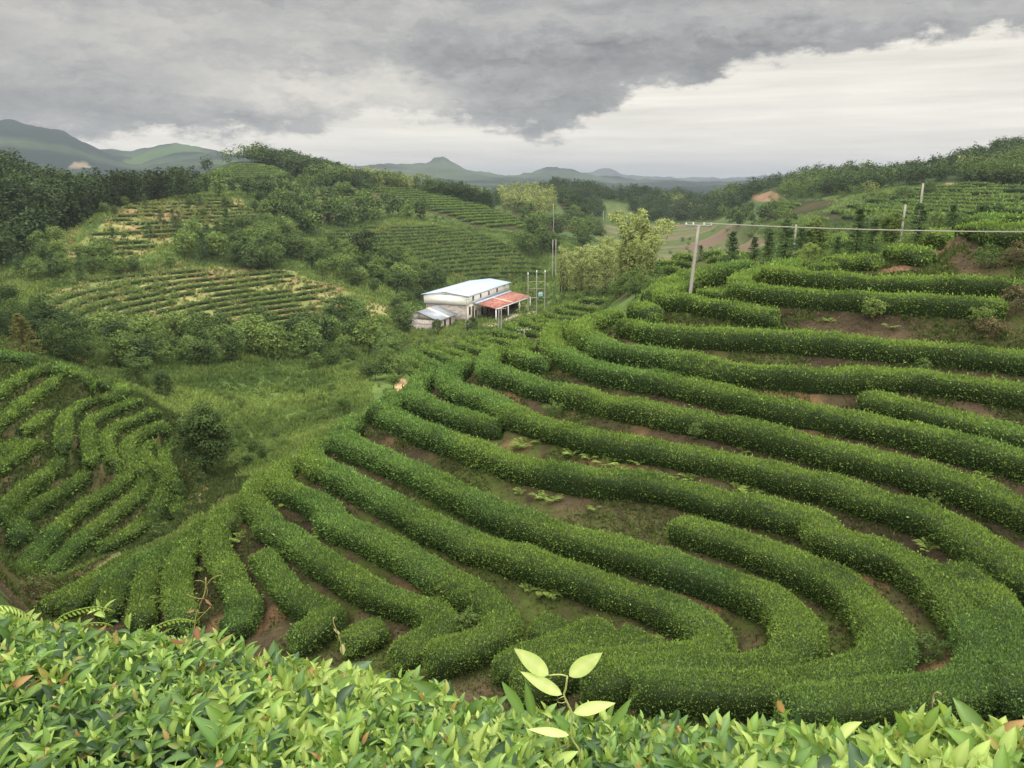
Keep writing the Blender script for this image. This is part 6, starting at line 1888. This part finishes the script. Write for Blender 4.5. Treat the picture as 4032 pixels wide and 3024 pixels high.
FRC = c3(.27, .36, .075)
for pts, pl_, r, lb, two in (([(-160, 330), (0, 335), (110, 345), (220, 390), (330, 470)], 120, 2.5, 'broad pale fern frond at the left edge above the foreground hedge', True),
                             ([(470, 580), (540, 480), (640, 410), (780, 365), (920, 345), (1040, 360), (1105, 390)], 85, 2.5, 'long arching fern frond, second from the left above the hedge', False),
                             ([(790, 530), (860, 505), (940, 497), (1030, 505), (1090, 530)], 50, 2.45, 'short fern frond barely clearing the hedge, between two longer ones', False),
                             ([(1420, 580), (1530, 520), (1650, 475), (1760, 462), (1850, 475), (1900, 500)], 72, 2.35, 'arching fern frond whose tip touches the dry reddish shoot', False)):
    ln = smooth_line([at_dist(*fq(*p), r) for p in pts], .011)
    o0 = ln[0].copy()
    root = empty('fern_frond', o0, lb, 'fern frond')
    V, F, C = tube(ln - o0, .0022, 5)
    mesh_obj('stalk', V, F, M_FORE, np.broadcast_to(FRC * .8, (len(V), 3)), root)
    d = unit(np.gradient(ln, axis=0))
    t = np.linspace(0, 1, len(ln))
    L = pl_ * .4069 / FS * r * np.sin(np.pi * np.clip(t * .86 + .12, 0, 1)) ** .7
    prt = []
    for sg in ((-1, 1) if two else (-1, .55)):
        dr = unit(np.array([0, -.25, -1.0]) * (1 if sg < 0 else -.15) + d * .35 + np.array([.05, -.8 * sg, 0]) * .5)
        prt.append(blades(ln - o0, dr, unit(np.cross(dr, d)), L * abs(sg), np.full(len(ln), .0075), np.broadcast_to(FRC, (len(ln), 3)) * fr_.uniform(.8, 1.2, (len(ln), 1)), None, .3, .2, 4))
    V, F, C = cat_mesh(prt)
    mesh_obj('leaflets', V, F, M_FORE, C, root, smooth=True)

# dry reddish shoot of a climber
DR = 2.3
root = empty('climber_shoot', at_dist(*fq(1880, 620), DR), 'thin twining shoot with reddish withered leaves rising from the hedge on the left', 'climber')
o0 = np.array(root.location)
RC, YC = c3(.30, .14, .09), c3(.30, .27, .09)
for pts, th in (([(1850, 720), (1880, 560), (1895, 430), (1930, 330), (1975, 230), (1990, 150), (1990, 60)], .0022), ([(1990, 150), (2030, 90), (2080, 50), (2140, 35)], .0012), ([(1990, 120), (1930, 80), (1890, 90)], .001),
                ([(1980, 262), (1920, 262), (1860, 245), (1810, 220)], .0012), ([(1980, 262), (2010, 200), (1995, 140)], .001), ([(1880, 500), (1960, 420), (2040, 340)], .0011), ([(1890, 385), (1930, 400), (1980, 395)], .001), ([(1765, 770), (1830, 680), (1880, 590)], .0012)):
    V, F, C = tube(smooth_line([at_dist(*fq(*p), DR) for p in pts], .012) - o0, th, 5)
    mesh_obj('stem', V, F, M_FORE, np.broadcast_to(YC, (len(V), 3)), root)
for a, b, w in (((1905, 530), (1915, 690), .42), ((1780, 700), (1630, 655), .25), ((1885, 370), (1800, 400), .28), ((1985, 265), (2050, 335), .30)):
    V, F, C = leaf_between(*fq(*a), *fq(*b), DR, DR - .01, w, RC, (0, -.9, .3), .1, .2, 6)
    mesh_obj('leaf', V - o0, F, M_FORE, C, root, smooth=True)
# small pale shoot and dry stalk further right
for nm, lb, pts, r, lv in (('vine_shoot', 'small pale shoot with two leaves over the middle of the hedge', [("C 770,1180"), ("C 750,1040"), ("C 715,950"), ("C 690,880"), ("C 700,840")], 2.0, (("C 772,1070", "C 775,1180", .42), ("C 750,985", "C 690,940", .3))),
                           ('dry_stalk', 'single dry curled stalk above the hedge near the right edge', [("E 880,840"), ("E 866,780"), ("E 866,730"), ("E 880,700"), ("E 905,710")], 1.75, (("E 866,750", "E 872,715", .3),))):
    ln = smooth_line([at_dist(*px(p)[0], r) for p in pts], .008)
    root = empty(nm, ln[0], lb, 'shoot')
    V, F, C = tube(ln - ln[0], .0016, 5)
    mesh_obj('stem', V, F, M_FORE, np.broadcast_to(c3(.36, .30, .15), (len(V), 3)), root)
    for a, b, w in lv:
        V, F, C = leaf_between(*px(a)[0], *px(b)[0], r, r, w, c3(.42, .42, .2), (0, -.9, .3), .1, .2, 6)
        mesh_obj('leaf', V - ln[0], F, M_FORE, C, root, smooth=True)
# a few large leaves rising out of the hedge
for i, (a, b, w, col, lb) in enumerate((((470, 1040), (215, 670), .30, F_MAT * 1.5, None), ((575, 1080), (490, 670), .30, F_MAT * 1.1, None), ((1450, 1200), (1700, 860), .25, F_MAT * 1.5, None))):
    V, F, C = leaf_between(*cq(*a), *cq(*b), 1.45, 1.47, w, col, (0, -.8, .5), .05, .3, 10, F_NEW)
    mesh_obj('leaves', V - np.array(hroot.location), F, M_FORE, C, hroot, smooth=True)


# ------------------------------------------------------------------ air
def haze_box():
    m = bpy.data.materials.new('air')
    m.use_nodes = True
    nt = m.node_tree
    nt.nodes.clear()
    vo_ = nt.nodes.new('ShaderNodeVolumePrincipled')
    vo_.inputs['Color'].default_value = (.39, .43, .50, 1)
    vo_.inputs['Density'].default_value = HAZE
    vo_.inputs['Anisotropy'].default_value = .2
    ou = nt.nodes.new('ShaderNodeOutputMaterial')
    nt.links.new(vo_.outputs[0], ou.inputs['Volume'])
    z0, z1, s = float(GZ.min()) - 1.5, float(GZ.max()) + 20, 12600.0
    V = [(x * s, y * s, z) for z in (z0, z1) for x, y in ((-1, -1), (1, -1), (1, 1), (-1, 1))]
    o = mesh_obj('haze', V, solid(V)[1], m)
    o['kind'] = 'stuff'


HAZE = .00018
haze_box()
